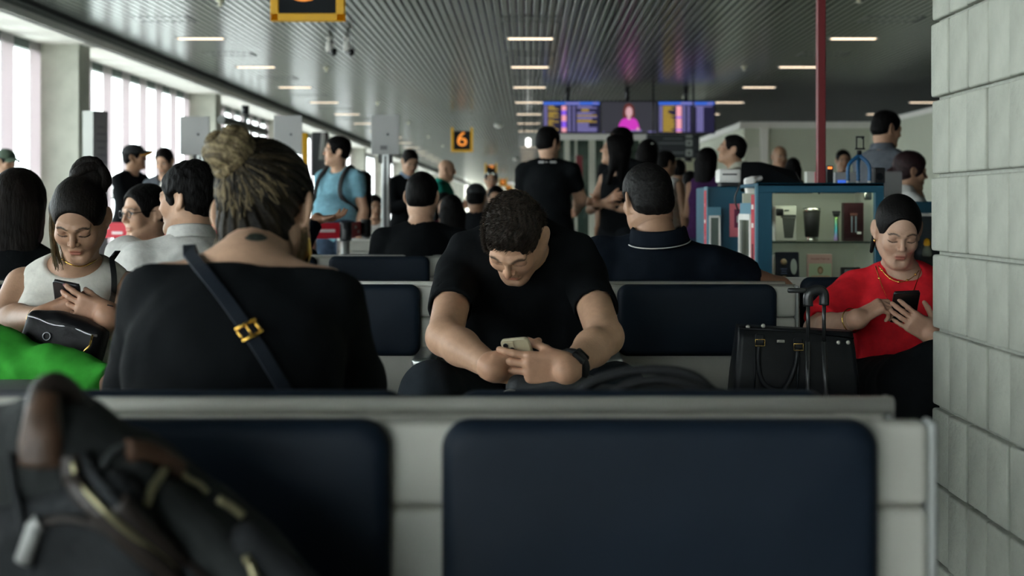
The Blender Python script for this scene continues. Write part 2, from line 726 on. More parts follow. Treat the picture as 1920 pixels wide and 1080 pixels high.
def hair_prims(style, W, M, hs, t=.012):
    s = hs

    def E(c, r, k=.012, op='u'):
        return ell(W(*c), A(*r) * s, M, k * s, op)

    def C(a, b, ra, rb, k=.02, w=None, wr=1., op='u'):
        return cap(W(*a), W(*b), ra * s, rb * s, k * s, None if w is None else M @ A(*w), wr, op=op)
    L = [E((0, -.014, .033), (.075 + t, .098 + t, .085 + t)),
         E((0, -.050, -.020), (.066 + t * .6, .058 + t * .6, .058), .03)]
    face = [E((0, .112, -.022), (.084, .084, .108), .012, 's'),
            E((0, .090, -.090), (.10, .100, .090), .012, 's')]
    ears = [E((q * .080, -.006, -.014), (.020, .026, .036), .010, 's') for q in (-1, 1)]
    nape = [E((0, -.045, -.142), (.10, .09, .058), .02, 's')]
    if style in ('short', 'back', 'receding'):
        if style == 'receding':
            face.append(E((0, .075, .085), (.060, .06, .05), .02, 's'))
        L += face + ears + nape
    elif style == 'bun':
        L += face + ears + nape + [C((0, -.075, .085), (0, -.095, .105), .040, .040, .02)]
    elif style == 'lowbun':
        L += face + ears + nape + [C((0, -.100, -.02), (0, -.125, -.035), .040, .038, .02)]
    elif style in ('long', 'longback'):
        L += [E((q * .064, -.010, -.06), (.026, .055, .09), .03) for q in (-1, 1)]
        L += face
        z = -.36 if style == 'long' else -.42
        L += [C((0, -.075, -.02), (0, -.105, z), .052, .040, .04, (1, 0, 0), 1.9)]
        if style == 'long':
            L += [C((q * .070, -.02, -.06), (q * .085, -.005, -.27), .030, .022, .03) for q in (-1, 1)]
    elif style == 'pony':
        L += face + ears + nape + [C((0, -.10, .0), (.0, -.13, -.20), .028, .012, .02)]
    elif style == 'curly':
        L += [E((0, -.03, .05), (.092, .105, .088), .02)] + face + ears + nape
    elif style == 'fringe':
        L += [E((0, -.045, -.10), (.07, .06, .05), .02, 's')] + [E((0, .10, -.06), (.075, .07, .10), .01, 's')]
    return L


def person(name, label, H, N, Hd, face, head=(None, 0, 0), s=1., g=1., hs=1., fem=False, tone='mid', hair='short', hairm=None,
           arms=('hang', 'hang'), elbow=None, wrist=None, handd=None, handk=None, legs='stand', knees=None, ankles=None, feetd=None,
           tops=(), pants=None, shoe=SHOE, res=.014, hres=.0055, nres=.005, closed=False, smile=0., paint=(), brow=.75, lash=1., group=None, belly=0., bust=0.,
           sprot=0., hairt=.012, hairpost=True, stubble=0., neckr=None, full=1., armg=1., shw=1., browcol=None, base=None, cat='person', earpost=None,
           kneer=None, lids=None, hairextra=None, shd=.072):
    H, N, Hd = [np.asarray(x, float) for x in (H, N, Hd)]
    root = thing(name, label, cat, base if base is not None else (H[0], H[1], 0), group)
    fa = math.radians(face)
    fv = A(math.sin(fa), math.cos(fa), 0)
    U = nrm(N - H)
    Fo = nrm(fv - U * fv.dot(U))
    R = np.cross(Fo, U)
    T = np.stack([R, Fo, U], 1)
    Lt = np.linalg.norm(N - H) / .50
    Mh = headm(face if head[0] is None else head[0], head[1], head[2]).astype(np.float32)
    hsz = hs * s
    tp = lambda x, y, z: H + R * x * s + Fo * y * s + U * z * Lt
    W = lambda x, y, z: Hd + Mh @ A(x, y, z) * hsz
    sw = (.148 if fem else .166) * s * shw
    Sh = {q: N - U * shd * s + R * sw * (1 if q == 'R' else -1) + Fo * sprot for q in 'RL'}
    sg = {'R': 1, 'L': -1}
    El, Wr = {}, {}
    for i, q in enumerate('RL'):
        pz = arms[i]
        o = R * sg[q]
        if elbow and q in elbow:
            El[q] = np.asarray(elbow[q], float)
            Wr[q] = np.asarray(wrist[q], float)
            continue
        dn = A(0, 0, -1)
        if pz == 'hang':
            El[q] = Sh[q] + (dn * .28 + o * .06 - Fo * .02) * s
            Wr[q] = El[q] + (dn * .24 + Fo * .05) * s
        elif pz == 'phone':
            El[q] = Sh[q] + (dn * .25 + Fo * .09 + o * .05) * s
            Wr[q] = N + (-U * .24 + Fo * .30 + o * .05) * s
        elif pz == 'cross':
            El[q] = Sh[q] + (dn * .25 + Fo * .10 + o * .06) * s
            Wr[q] = N + (-U * (.24 if q == 'R' else .27) + Fo * (.20 + belly * .1) - o * .06) * s
        elif pz == 'lap':
            El[q] = Sh[q] + (dn * .26 + Fo * .06 + o * .05) * s
            Wr[q] = H + (U * .10 + Fo * .30 + o * .07) * s
        elif pz == 'up':
            El[q] = Sh[q] + (dn * .24 + Fo * .12 + o * .05) * s
            Wr[q] = Sh[q] + (dn * .05 + Fo * .26 - o * .05) * s
    ag = g * armg * s * (.88 if fem else 1)
    rs, re, rw = .046 * ag, .041 * ag, .0275 * ag

    def torso(t, b=True):
        gg = g
        L = [ell(tp(0, -.015, .02), A(.165 * gg + t, .118 * gg + t, .125 + t) * s, T, .05),
             ell(tp(0, .01 + .04 * belly, .17), A(.142 * gg + .02 * belly + t, .105 * gg + .06 * belly + t, .135 + t) * s, T, .06),
             ell(tp(0, -.005, .335), A(.150 * gg + t, .108 * gg + t, .165 + t) * s, T, .04)]
        for q in 'RL':
            L.append(cap(N - U * .062 * s + Fo * sprot * .4, Sh[q], (.050 * g + t) * s, (.041 * g + t) * s, .03))
            L.append(cap(N - U * .005 * s, N * .4 + Sh[q] * .6 + U * .012 * s, (.034 + t) * s, (.026 + t) * s, .03))
            if bust:
                L.append(ell(tp(.075 * sg[q], .085, .335), A(.062 + t, .055 + t, .062 + t) * s * bust, T, .03))
        return L

    hipj = {q: H + R * sg[q] * .088 * s * g - U * .03 * s for q in 'RL'}
    Kn, An = {}, {}
    for q in 'RL':
        o = R * sg[q]
        if knees and q in knees:
            Kn[q] = np.asarray(knees[q], float)
        elif legs == 'sit':
            Kn[q] = A(*(hipj[q] + fv * .43 * s + o * .05)[:2], .53)
        else:
            Kn[q] = A(*(hipj[q] + fv * .015 + o * .01)[:2], .50 * s)
        if ankles and q in ankles:
            An[q] = np.asarray(ankles[q], float)
        else:
            An[q] = A(*(Kn[q] + (fv * .03 if legs == 'sit' else -fv * .01))[:2], .085)

    def leg(q, t, cut=False, flare=0.):
        kr = .058 * g * s
        return [cap(hipj[q], Kn[q], (.088 * g * s + t), (kr + t), .04),
                cap(Kn[q], An[q], (kr + t), (.038 * s + t + flare), .02, cut=cut)]
    fdv = {}
    for q in 'RL':
        fdv[q] = nrm(np.asarray(feetd[q], float)) if feetd and q in feetd else fv
    # ---- one continuous body
    nr = (neckr or (.050 if fem else .058)) * s
    base_n = W(0, -.022, -.062)
    neck = [cap(N - U * .03 * s, base_n, nr * 1.08, nr, .035),
            cap(N + Fo * .03 * s, W(0, .02, -.075), nr * .7, nr * .7, .03)]
    B = torso(0.) + neck
    for q in 'RL':
        B += [cap(Sh[q], El[q], rs, re, .02), cap(El[q], El[q] * .65 + Wr[q] * .35, re, re * .98, .02),
              cap(El[q] * .65 + Wr[q] * .35, Wr[q], re * .98, rw, .02)]
        B += leg(q, 0.)
        B += [cap(A(*An[q][:2], An[q][2] - .045 * s) - fdv[q] * .04 * s, An[q] + A(0, 0, -.05) * s + fdv[q] * .15 * s, .036 * s, .028 * s, .03)]
    V, Q = sdf_mesh(B, res)
    Vs, Qs, Cs = [], [], []
    tone3 = np.array(TONE[tone] if isinstance(tone, str) else tone)
    pn = W(0, -.012, -.085)                       # seam high on the neck
    nd = nrm(base_n - N)
    Vc = V[Q].mean(1)
    keep = ~(((Vc - pn) @ nd > 0) & (np.linalg.norm(Vc - pn, axis=1) < .115 * s))
    wd = {}
    tips = []
    for q in 'RL':
        fd = nrm(Wr[q] - El[q])
        wd[q] = fd
        pw = Wr[q] - fd * .012
        keep &= ~(((Vc - pw) @ fd > 0) & (np.linalg.norm(Vc - pw, axis=1) < .10))
    v, qd = compact(V, Q[keep])
    Vs.append(v)
    Qs.append(qd)
    Cs.append(np.tile(tone3, (len(v), 1)))
    hp = head_prims(W, Mh, hsz, fem, closed, smile, full) + [cap(base_n, W(0, -.012, -.03), nr, nr * .95, .03)] + neck + \
        [p for p in torso(0.)[2:]]
    lim = (A(-.11, -.16, -.22) * hsz, A(.11, .15, .15) * hsz)
    V, Q = sdf_mesh(hp, hres * hsz, Hd, Mh, lim=lim)
    Vc = V[Q].mean(1)
    ql = (Vc - Hd) @ Mh
    inb = np.all((ql > lim[0] + hres * 1.5) & (ql < lim[1] - hres * 1.5), 1)
    v, qd = compact(V, Q[(((Vc - pn) @ nd > -res * 2.5) | ((ql[:, 2] > -.140 * hsz) & (ql[:, 1] > -.005 * hsz))) & inb])
    c = np.tile(tone3, (len(v), 1))
    lc = ((v - Hd) @ Mh) / hsz

    def tuck(v, p, ax, lo_, front=None):
        # lets the edge of the fine surface dive under the coarse one
        dpt = (v - p) @ ax
        k = np.clip(-dpt / lo_, 0, 1)[:, None] * .0030
        if front is not None:
            k = k * (~front)[:, None]
        rad = (v - p) - dpt[:, None] * ax
        return v - rad / (np.linalg.norm(rad, axis=1)[:, None] + 1e-6) * k
    v = tuck(v, pn, nd, res * 2.0, (lc[:, 1] > .03) & (lc[:, 2] > -.135))

    def pnt(cen, r, col, st=1., soft=.5):
        dd = np.sqrt((((lc - np.array(cen)) / np.array(r)) ** 2).sum(1))
        w = np.clip((1 + soft - dd) / (2 * soft + 1e-6), 0, 1)[:, None] * st
        c[:] = c * (1 - w) + np.array(col) * w
    lipc = tone3 * (.80, .48, .48) if not fem else tone3 * (.78, .36, .38)
    hcol = np.array(browcol if browcol else (.022, .016, .012))
    if stubble > 0:
        pnt((0, .06, -.085), (.07, .06, .042), tone3 * .35, stubble, .5)
    for q in (-1, 1):
        pnt((q * .046, .065, -.026), (.022, .03, .020), tone3 * (1.06, .88, .85), .3, .9)
    pnt((0, .112, -.026), (.014, .012, .012), tone3 * (1.12, .82, .78), .35, .9)
    pnt((0, .094, -.066), (.022, .014, .0095), lipc, .85, .35)
    for q in (-1, 1):
        for bxx, bz in ((.016, .0215), (.024, .0245), (.032, .0255), (.040, .0240), (.047, .0200)):
            pnt((q * bxx, .085, bz), (.0060, .02, .0036 if not fem else .0028), hcol, brow, .5)
        if closed:
            for bxx, bz in ((.021, -.0055), (.027, -.0080), (.034, -.0088), (.041, -.0075), (.047, -.0045)):
                pnt((q * bxx, .087, bz), (.0045, .014, .0021 * lash), (.012, .010, .009), .95, .4)
            pnt((q * .0335, .087, .004), (.016, .012, .008), tone3 * (.72, .62, .60), .6, .6)
        else:
            pnt((q * .0335, .090, .0025), (.0125, .012, .0055), (.55, .52, .5), .9, .3)
            pnt((q * .0335, .091, .0025), (.0055, .012, .0058), (.012, .008, .006), 1, .25)
            pnt((q * .0335, .090, .0088), (.016, .012, .0022), (.012, .010, .009), .8, .4)
    for z in paint:
        pnt(*z)
    Vs.append(v)
    Qs.append(qd)
    Cs.append(c)
    handk = handk or {}
    for q in 'RL':
        dflt = dict(d=wd[q], n=(-R * sg[q]) if arms[0 if q == 'R' else 1] == 'hang' else -A(0, 0, 1) * .3 - Fo, curl=(.4, .42, .44, .46))
        if handd and q in handd:
            dflt.update(handd[q])
        nail = dflt.pop('nail', None)
        tl = [] if nail is not None else None
        hh = hand_prims(Wr[q], np.asarray(dflt.pop('d'), float), np.asarray(dflt.pop('n'), float), q == 'R', s * (.92 if fem else 1.0), tips=tl, **dflt)
        pw = Wr[q] - wd[q] * .012
        fore = [cap(El[q] * .65 + Wr[q] * .35, Wr[q], re * .98, rw, .02), cap(Wr[q], Wr[q] + wd[q] * .012, rw, rw * .95, .02)]
        lo = np.min([p[1] for p in hh], 0) - .03
        hi = np.max([p[2] for p in hh], 0) + .03
        V, Q = sdf_mesh(fore + hh, nres, lim=(lo, hi))
        Vc = V[Q].mean(1)
        inb = np.all((Vc > lo + nres) & (Vc < hi - nres), 1) | ((Vc - pw) @ wd[q] > .02)
        v, qd = compact(V, Q[((Vc - pw) @ wd[q] > -res * 1.3) & inb])
        if len(v) == 0:
            continue
        v = tuck(v, pw, wd[q], res * 1.3)
        c = np.tile(tone3 * (1.02, .95, .93), (len(v), 1))
        if nail is not None:
            for (tpnt, tn) in tl:
                dd = np.linalg.norm(v - (tpnt + tn * .006 * s), axis=1)
                w = np.clip(1.6 - dd / .0058, 0, 1)[:, None]
                c = c * (1 - w) + np.array(nail) * w
        Vs.append(v)
        Qs.append(qd)
        Cs.append(c)
    off = 0
    for i in range(len(Vs)):
        Qs[i] = Qs[i] + off
        off += len(Vs[i])
    put('body', np_mesh(np.concatenate(Vs), np.concatenate(Qs), np.concatenate(Cs)), SKIN, root)
    # ---- clothes
    for tdef in tops:
        t = tdef.get('t', .012) + (.004 if res > .01 else 0)
        L = torso(t)
        if bust and tdef.get('drape', 1):
            L.append(ell(tp(0, .04, .25), A(.13, .10, .13) * s, T, .05))
        hem = tdef.get('hem', -.02)
        L.append(plane(tp(0, 0, hem), -U))
        if tdef.get('front'):
            L.append(ell(tp(0, .16, .30), A(*tdef['front']) * s, T, .01, 's'))
        sl = tdef.get('sleeve', .55)
        if sl <= 0:
            for q in 'RL':
                L.append(ell(Sh[q] + R * sg[q] * .035 * s - U * .02, A(.062, .12, .095) * s, T, .008, 's'))
        SL = []
        for q in 'RL':
            st = .011 + tdef.get('st', .0) + (.006 if res > .009 else 0)
            if 0 < sl <= 1:
                SL.append(cap(Sh[q], Sh[q] + (El[q] - Sh[q]) * sl, rs + st, rs + (re - rs) * sl + st + .003, .02, cut=True))
            elif sl > 1:
                SL += [cap(Sh[q], El[q], rs + st, re + st, .02), cap(El[q], El[q] + (Wr[q] - El[q]) * (sl - 1), re + st, re + (rw - re) * (sl - 1) + st, .02, cut=True)]
        for q in 'RL':          # the opening the arm comes out of
            if 0 < sl <= 1:
                e_ = Sh[q] + (El[q] - Sh[q]) * sl
                dv_ = nrm(El[q] - Sh[q])
                SL.append(cap(e_ - dv_ * .035, e_ + dv_ * .06, rs + (re - rs) * sl + .002, rs + (re - rs) * sl + .002, .002, op='s'))
            elif sl > 1:
                e_ = El[q] + (Wr[q] - El[q]) * (sl - 1)
                dv_ = nrm(Wr[q] - El[q])
                rr_ = re + (rw - re) * (sl - 1) + .004
                SL.append(cap(e_ - dv_ * .03, e_ + dv_ * .06, rr_, rr_, .003, op='s'))
        nk = tdef.get('neck', 'crew')
        NK = []
        if nk == 'crew':
            NK.append(cap(N + Fo * .012 * s - U * .0 * s, N + Fo * .012 * s + nrm(base_n - N) * .25, nr * 1.12, nr * 1.35, .006, op='s'))
            NK.append(ell(N + Fo * .06 * s + U * .005, A(.060, .05, .035) * s, T, .01, 's'))
        elif nk == 'scoop':
            sz = tdef.get('scoop', 1.)
            NK.append(ell(N + Fo * .06 * s + U * .02, A(.080, .11, .072 * sz) * s, T, .01, 's'))
            NK.append(cap(N, N + nrm(base_n - N) * .25, nr * 1.3, nr * 1.5, .006, op='s'))
        elif nk == 'boat':
            NK += tdef['cutters'](N, U, Fo, R, T)
        elif nk == 'vee':
            NK.append(cap(N, N + nrm(base_n - N) * .25, nr * 1.12, nr * 1.35, .006, op='s'))
            NK.append(cap(N + Fo * .10 * s - U * .16 * s, N + Fo * .07 * s + U * .06, .012 * s, .07 * s, .01, op='s'))
        elif nk == 'collar':
            NK.append(cap(N + U * .045 * s, N + U * .045 * s + nrm(base_n - N) * .25, nr * 1.02, nr * 1.2, .006, op='s'))
        L = L + SL + NK
        if tdef.get('extra'):
            L += tdef['extra'](N, U, Fo, R, T, Sh, H)
        wr = tdef.get('wrinkle', .003)
        sd = random.random() * 6
        post = (lambda p, wr=wr, sd=sd: wr * (wob(p, 24, sd) + .5 * wob(p, 55, sd + 1))) if wr else None
        gm = sdf_obj(tdef.get('name', 'shirt'), L, tdef.get('res', res), tdef['m'], root, post, it=3)
        if nk == 'collar':
            ring = []
            bmz = bmesh.new()
            nd2 = nrm(nrm(base_n - N) * .5 + U)
            e1 = nrm(np.cross(nd2, Fo))
            e2 = np.cross(e1, nd2)
            cc = N + nd2 * .012 * s
            nn = 28
            rr = nr * 1.22
            rows = []
            for (dr, dz) in ((.0, .040), (.006, .043), (.013, .036), (.020, .004), (.024, -.006), (.014, -.004), (.002, .02)):
                row = []
                for k in range(nn):
                    an = 2 * math.pi * k / nn
                    fr = math.sin(an)
                    lift = dz * s * (1.0 - .35 * max(0, fr)) - .030 * s * max(0, fr)
                    row.append(bmz.verts.new(cc + (e1 * math.cos(an) + e2 * math.sin(an)) * (rr + dr * s) + nd2 * lift))
                rows.append(row)
            for a_, b_ in zip(rows, rows[1:]):
                for k in range(nn):
                    f = bmz.faces.new((a_[k], a_[(k + 1) % nn], b_[(k + 1) % nn], b_[k]))
                    f.smooth = True
            co = put('collar', bm_mesh(bmz, True), tdef['m'], gm)
            if tdef.get('piping'):
                pts = [cc + (e1 * math.cos(2 * math.pi * k / 40) + e2 * math.sin(2 * math.pi * k / 40)) * (rr + .0245 * s)
                       + nd2 * (-.006 * s * (1 - .35 * max(0, math.sin(2 * math.pi * k / 40))) - .030 * s * max(0, math.sin(2 * math.pi * k / 40))) for k in range(40)]
                tb('white_piping', pts, .0019, WHITE, gm, 6, True)
    if pants is not None:
        t = pants.get('t', .010) + (.003 if res > .01 else 0)
        L = [ell(tp(0, -.015, .02), A(.165 * g + t, .118 * g + t, .125 + t) * s, T, .05)]
        if belly:
            L.append(ell(tp(0, .01 + .04 * belly, .12), A(.142 * g + .02 * belly + t, .105 * g + .06 * belly + t, .12) * s, T, .06))
        L.append(plane(tp(0, 0, pants.get('waist', .09)), U))
        for q in 'RL':
            L += leg(q, t + pants.get('loose', 0), True, pants.get('flare', .0))
        if pants.get('extra'):
            L += pants['extra']
        sd = random.random() * 6
        wr = pants.get('wrinkle', .003)
        sdf_obj('trousers', L, pants.get('res', res), pants['m'], root, (lambda p: wr * (wob(p, 22, sd) + .5 * wob(p, 50, sd)) + (pants['folds'](p, Kn, An) if 'folds' in pants else 0)), it=3)
    if shoe is not None:
        for q in 'RL':
            a0 = A(*An[q][:2], An[q][2] - .045 * s) - fdv[q] * .045 * s
            b0 = An[q] + A(0, 0, -.05) * s + fdv[q] * .155 * s
            sdf_obj('shoe', [cap(a0, b0, .044 * s, .036 * s, .03), cap(An[q], An[q] - A(0, 0, .03), .046 * s, .046 * s, .03, cut0=True)], .009, shoe, root)
    if hair not in ('bald', 'none'):
        hm = hairm or HAIRB
        amp = .0035 if hair == 'curly' else .0015
        fr = 120 if hair == 'curly' else 90
        post = (lambda p: amp * wob(p, fr)) if hairpost is True else hairpost
        hp = hair_prims(hair, W, Mh, hsz, hairt)
        if hairextra:
            hp = hairextra(W, Mh, hp)
        sdf_obj('hair', hp, min(res, max(hres * 1.2, .0035)), hm, root, post or None, it=1)
    info = dict(root=root, W=W, Mh=Mh, N=N, U=U, Fo=Fo, R=R, T=T, Sh=Sh, El=El, Wr=Wr, H=H, Hd=Hd, Kn=Kn, An=An, nr=nr, s=s, hs=hsz)
    return info


def stand(label, px, ytop, d, face, head=None, name='person', s=None, lean=.0, legx=0., **k):
    """a standing person whose crown is at pixel (px, ytop)"""
    c = P(px, ytop, d)
    h = c[2]
    s = s or min(1.06, max(.86, h / 1.74))
    fv = A(math.sin(math.radians(face)), math.cos(math.radians(face)), 0)
    Hd = A(c[0], d, h - .118 * s)
    Nn = Hd - A(0, 0, .160 * s) - fv * (.02 + .03)
    Hh = A(Nn[0] - fv[0] * lean, Nn[1] - fv[1] * lean, .93 * s + (h - 1.74 * s) * .5)
    hd = head or (face, 0, 0)
    return person(name, label, Hh, Nn, Hd, face, hd, s=s, **k)


def sit(label, px, py, d, face, head=None, lean=.06, slouch=0., name='person', s=1., **k):
    """a seated person whose head centre is at pixel (px, py)"""
    Hd = P(px, py, d)
    fv = A(math.sin(math.radians(face)), math.cos(math.radians(face)), 0)
    hd = head or (face, 0, 0)
    Nn = Hd - A(0, 0, .152 * s) - fv * (.04 + .001 * hd[1])
    Hh = A(Nn[0] - fv[0] * lean, Nn[1] - fv[1] * lean, max(.54, Nn[2] - .52 * s))
    return person(name, label, Hh, Nn, Hd, face, hd, s=s, legs='sit', **k)


def glasses(info, m=LENS, tint=False):
    W = info['W']
    bm = bmesh.new()
    for q in (-1, 1):
        pts = [W(q * .033 + .021 * math.cos(a), .101 - .004 * math.cos(a) * q * q, .001 + .016 * math.sin(a)) for a in [2 * math.pi * i / 16 for i in range(16)]]
        tube(bm, pts, .0017, 6, True)
        tube(bm, [W(q * .054, .098, .006), W(q * .078, .06, .008), W(q * .080, -.005, .006)], .0016, 6)
    tube(bm, [W(-.013, .105, .004), W(.013, .105, .004)], .0016, 6)
    put('glasses', bm_mesh(bm), m, info['root'])


def backpack_straps(info, m):
    N, U, Fo, R, H, s = [info[k] for k in ('N', 'U', 'Fo', 'R', 'H', 's')]
    bm = bmesh.new()
    for q in (-1, 1):
        pts = spline([N + R * q * .11 - U * .10 - Fo * .155, N + R * q * .105 + U * .022 - Fo * .02, N + R * q * .115 - U * .06 + Fo * .118, N + R * q * .135 - U * .22 + Fo * .170,
                      N + R * q * .20 - U * .33 + Fo * .05, N + R * q * .17 - U * .36 - Fo * .12], 5)
        tube(bm, pts, .024, 8, flat=(Fo * .9 + U * .2, .35))
    return bm_mesh(bm)

# ------------------------------------------------------------------ the hall
HC = 3.6          # ceiling height
XF, XW = -6.1, -6.73   # fascia and window wall
Y0, Y1, XR = -9.6, 160., 12.6

CONC = mat('concrete', (.48, .49, .42), rough=.85, noise=.12, nscale=3, bump=.2, bscale=25)
CREAM = mat('cream_paint', (.56, .56, .47), rough=.6, noise=.03, nscale=4)
OFFW = mat('white_paint', (.84, .82, .77), rough=.6, noise=.02, nscale=4)
FASC = mat('fascia_grey', (.25, .26, .245), rough=.5, noise=.04, nscale=5)
FLOORM = mat('terrazzo', (.48, .48, .44), rough=.3, noise=.25, nscale=60, bump=.02)
SLATM = mat('slat_metal', (.19, .22, .205), rough=.23, metal=1., noise=.1, nscale=2, stretch=(1, .05, 1))
DARKM = mat('dark_void', (.015, .017, .017), rough=.9)
ALU = mat('aluminium', (.55, .56, .55), rough=.35, metal=.85, noise=.06, nscale=12)
GLASS = glass_mat('window_glass')


def struct(o, kind='structure'):
    o['kind'] = kind
    return o


struct(bx('floor', (3, (Y0 + Y1) / 2, -.1), (22, Y1 - Y0, .2), FLOORM))
apron = struct(bx('ground_outside', (-60, 70, -4.2), (104, 260, .4), mat('apron', (.8, .8, .77), rough=.9, noise=.1, nscale=.3)))
# ceiling: a dark void with metal slats hung below it
ceil = struct(bx('ceiling', (3.2, (Y0 + Y1) / 2, HC + .25), (19.2, Y1 - Y0, .1), DARKM))
bm = bmesh.new()
box(bm, (0, (Y0 + Y1) / 2, 0), (.074, Y1 - Y0 - .2, .035), .006, 1)
slat_me = bm_mesh(bm)
slat_me.materials.append(SLATM)
for i in range(185):
    put('slat', slat_me, None, ceil, (XF + .12 + i * .1 - 0, 0, HC + .0175))
# bulkhead over the windows: grey fascia and white soffit
struct(bx('trim_1', (XF - .03, (Y0 + Y1) / 2, 3.535), (.06, Y1 - Y0, .29), FASC))
struct(bx('trim_2', (XF + .012, (Y0 + Y1) / 2, HC + .05), (.03, Y1 - Y0, .16), mat('dark_joint', (.03, .033, .033), rough=.7)))  # dark strip along the joint of ceiling and fascia
struct(bx('trim_3', ((XF + XW) / 2 - .23, (Y0 + Y1) / 2, 3.44), (abs(XW - XF) + .50, Y1 - Y0, .1), OFFW))
# window wall: bays of seven panes between concrete columns
bm = bmesh.new()
box(bm, (0, 0, 0), (.02, .46, 3.0))
mull_me = bm_mesh(bm)
TRANSL = bpy.data.materials.new('translucent_panel')
TRANSL.use_nodes = True
_nt = TRANSL.node_tree
_nt.nodes.clear()
_o = _nt.nodes.new('ShaderNodeOutputMaterial')
_d = _nt.nodes.new('ShaderNodeBsdfDiffuse')
_d.inputs['Color'].default_value = (.66, .64, .63, 1)
_t = _nt.nodes.new('ShaderNodeBsdfTranslucent')
_t.inputs['Color'].default_value = (.50, .47, .48, 1)
_m = _nt.nodes.new('ShaderNodeMixShader')
_m.inputs[0].default_value = .5
_nt.links.new(_d.outputs[0], _m.inputs[1])
_nt.links.new(_t.outputs[0], _m.inputs[2])
_nt.links.new(_m.outputs[0], _o.inputs['Surface'])
mull_me.materials.append(TRANSL)
bm = bmesh.new()
box(bm, (0, 0, 0), (.012, .62, 2.95))
pane_me = bm_mesh(bm)
pane_me.materials.append(GLASS)
bm = bmesh.new()
box(bm, (0, 0, 0), (.05, .62, .05))
tran_me = bm_mesh(bm)
tran_me.materials.append(FASC)
DGRN = mat('head_green', (.10, .13, .12), rough=.6)  # dark green band above the panes
nb = 0
for j in range(-3, 16):
    yc = 20.0 + 8.8 * j
    if yc < Y0 - 9 or yc > Y1 - 9:
        continue
    if yc > Y0:
        c = struct(bx('concrete_column', ((XW - .06 - 6.3) / 2 - .05, yc + .26, 1.7), (abs(-6.3 - XW) + .16, .52, 3.4), CONC, bev=.012))
    nb += 1
    w = thing('window_%d' % nb, None, None, (XW - .08, yc, .0))
    w['kind'] = 'structure'
    bx('sill', (XW - .08, yc + .52 + 4.14, .2), (.2, 8.28, .4), OFFW, w)
    bx('head', (XW - .17, yc + .52 + 4.14, 3.33), (.1, 8.28, .12), DGRN, w)
    for i in range(8):
        ys = .19 + 1.08 * i
        if i > 0 and yc + ys > Y0:
            put('pane', pane_me, None, w, (-.05, ys + .31, 1.87))
            put('transom', tran_me, None, w, (-.05, ys + .31, 1.25))
        if yc + ys + .85 > Y0:
            put('mullion', mull_me, None, w, (-.035, ys + .62 + .23, 1.9))
# end walls, right wall
struct(bx('wall_back', (5.8, Y0 + .0, 1.8), (14.4, .2, 3.9), CREAM))
struct(bx('trim_4', (-3.6, Y0, 3.5), (6.4, .2, .4), OFFW))
wbk = thing('window_%d' % (nb + 1), None, None, (-6.6, Y0, 0))
wbk['kind'] = 'structure'
bx('sill', (-3.6, Y0, .2), (6.4, .2, .4), OFFW, wbk)
for i in range(5):
    o = put('pane', pane_me, None, wbk, (.35 + 1.02 * i + .3, 0, 1.87))
    o.rotation_euler = (0, 0, math.pi / 2)
    o.scale = (1, 1.42, 1)
    o = put('mullion', mull_me, None, wbk, (.35 + 1.02 * i + .81, 0, 1.9))
    o.rotation_euler = (0, 0, math.pi / 2)
    o.scale = (1, .3, 1)
struct(bx('wall_end', (3, Y1 - .3, 1.8), (20, .2, 3.9), CREAM))
struct(bx('wall_right', (XR, (Y0 + Y1) / 2, 1.8), (.2, Y1 - Y0, 3.9), mat('wall_dark', (.07, .075, .07), rough=.7)))

# shallow cream shop box at the far right with a white top rail
BOXM = mat('booth_cream', (.50, .52, .42), rough=.6, noise=.03, nscale=2)
yb = 31.
xl = (1395 - 988) / FPX * yb
xr = (1640 - 988) / FPX * yb
zt = 1.1 + (388 - 238) / FPX * yb
booth = thing('shop_booth', 'long cream shop booth with a pale top rail behind the kiosk', 'booth', (xl, yb, 0))
bx('wall_panel', ((xl + xr) / 2, yb + .05, zt / 2), (xr - xl, .1, zt), BOXM, booth)
bx('wall_panel', (xl + .05, yb + 5.2, zt / 2), (.1, 10.2, zt), BOXM, booth)
bx('wall_panel', (xr - .05, yb - 3.6, zt / 2), (.1, 7.2, zt), BOXM, booth)
bx('top_rail', ((xl + xr) / 2, yb, zt + .04), (xr - xl + .2, .16, .14), OFFW, booth)
bx('top_rail', (xl, yb + 5.2, zt + .04), (.16, 10.4, .14), OFFW, booth)
bx('top_rail', (xr, yb - 3.6, zt + .04), (.16, 7.2, .14), OFFW, booth)
bx('door_post', (P(1432, 0, yb)[0], yb - .06, zt / 2), (.16, .1, zt), OFFW, booth)
bx('door_panel', (P(1413, 0, yb)[0], yb - .03, zt / 2 - .2), (.30, .06, zt - .5), CREAM, booth)

# glazed booth in the middle distance below the screens
yg = 33.
gb = thing('glass_booth', 'glazed booth with pale posts below the flight screens', 'booth', (P(1120, 0, yg)[0], yg, 0))
GL2 = glass_mat('booth_glass', (.55, .62, .58), .2)
zt2 = 1.1 + (388 - 256) / FPX * yg
x0, x1 = P(1040, 0, yg)[0], P(1212, 0, yg)[0]
for px, wd in ((1040, 6), (1063, 10), (1080, 4), (1110, 12), (1135, 5), (1165, 5), (1203, 8), (1212, 4)):
    bx('post', (P(px, 0, yg)[0], yg, zt2 / 2), (wd / FPX * yg, .1, zt2), CREAM, gb)
bx('top_rail', ((x0 + x1) / 2, yg, zt2), (x1 - x0, .14, .16), OFFW, gb)
bx('glass_pane', ((x0 + x1) / 2, yg + .03, zt2 / 2), (x1 - x0, .02, zt2), GL2, gb)
bx('back_panel', ((x0 + x1) / 2, yg + 2.0, zt2 / 2), (x1 - x0, .1, zt2), mat('booth_inner', (.16, .19, .165), rough=.7), gb)
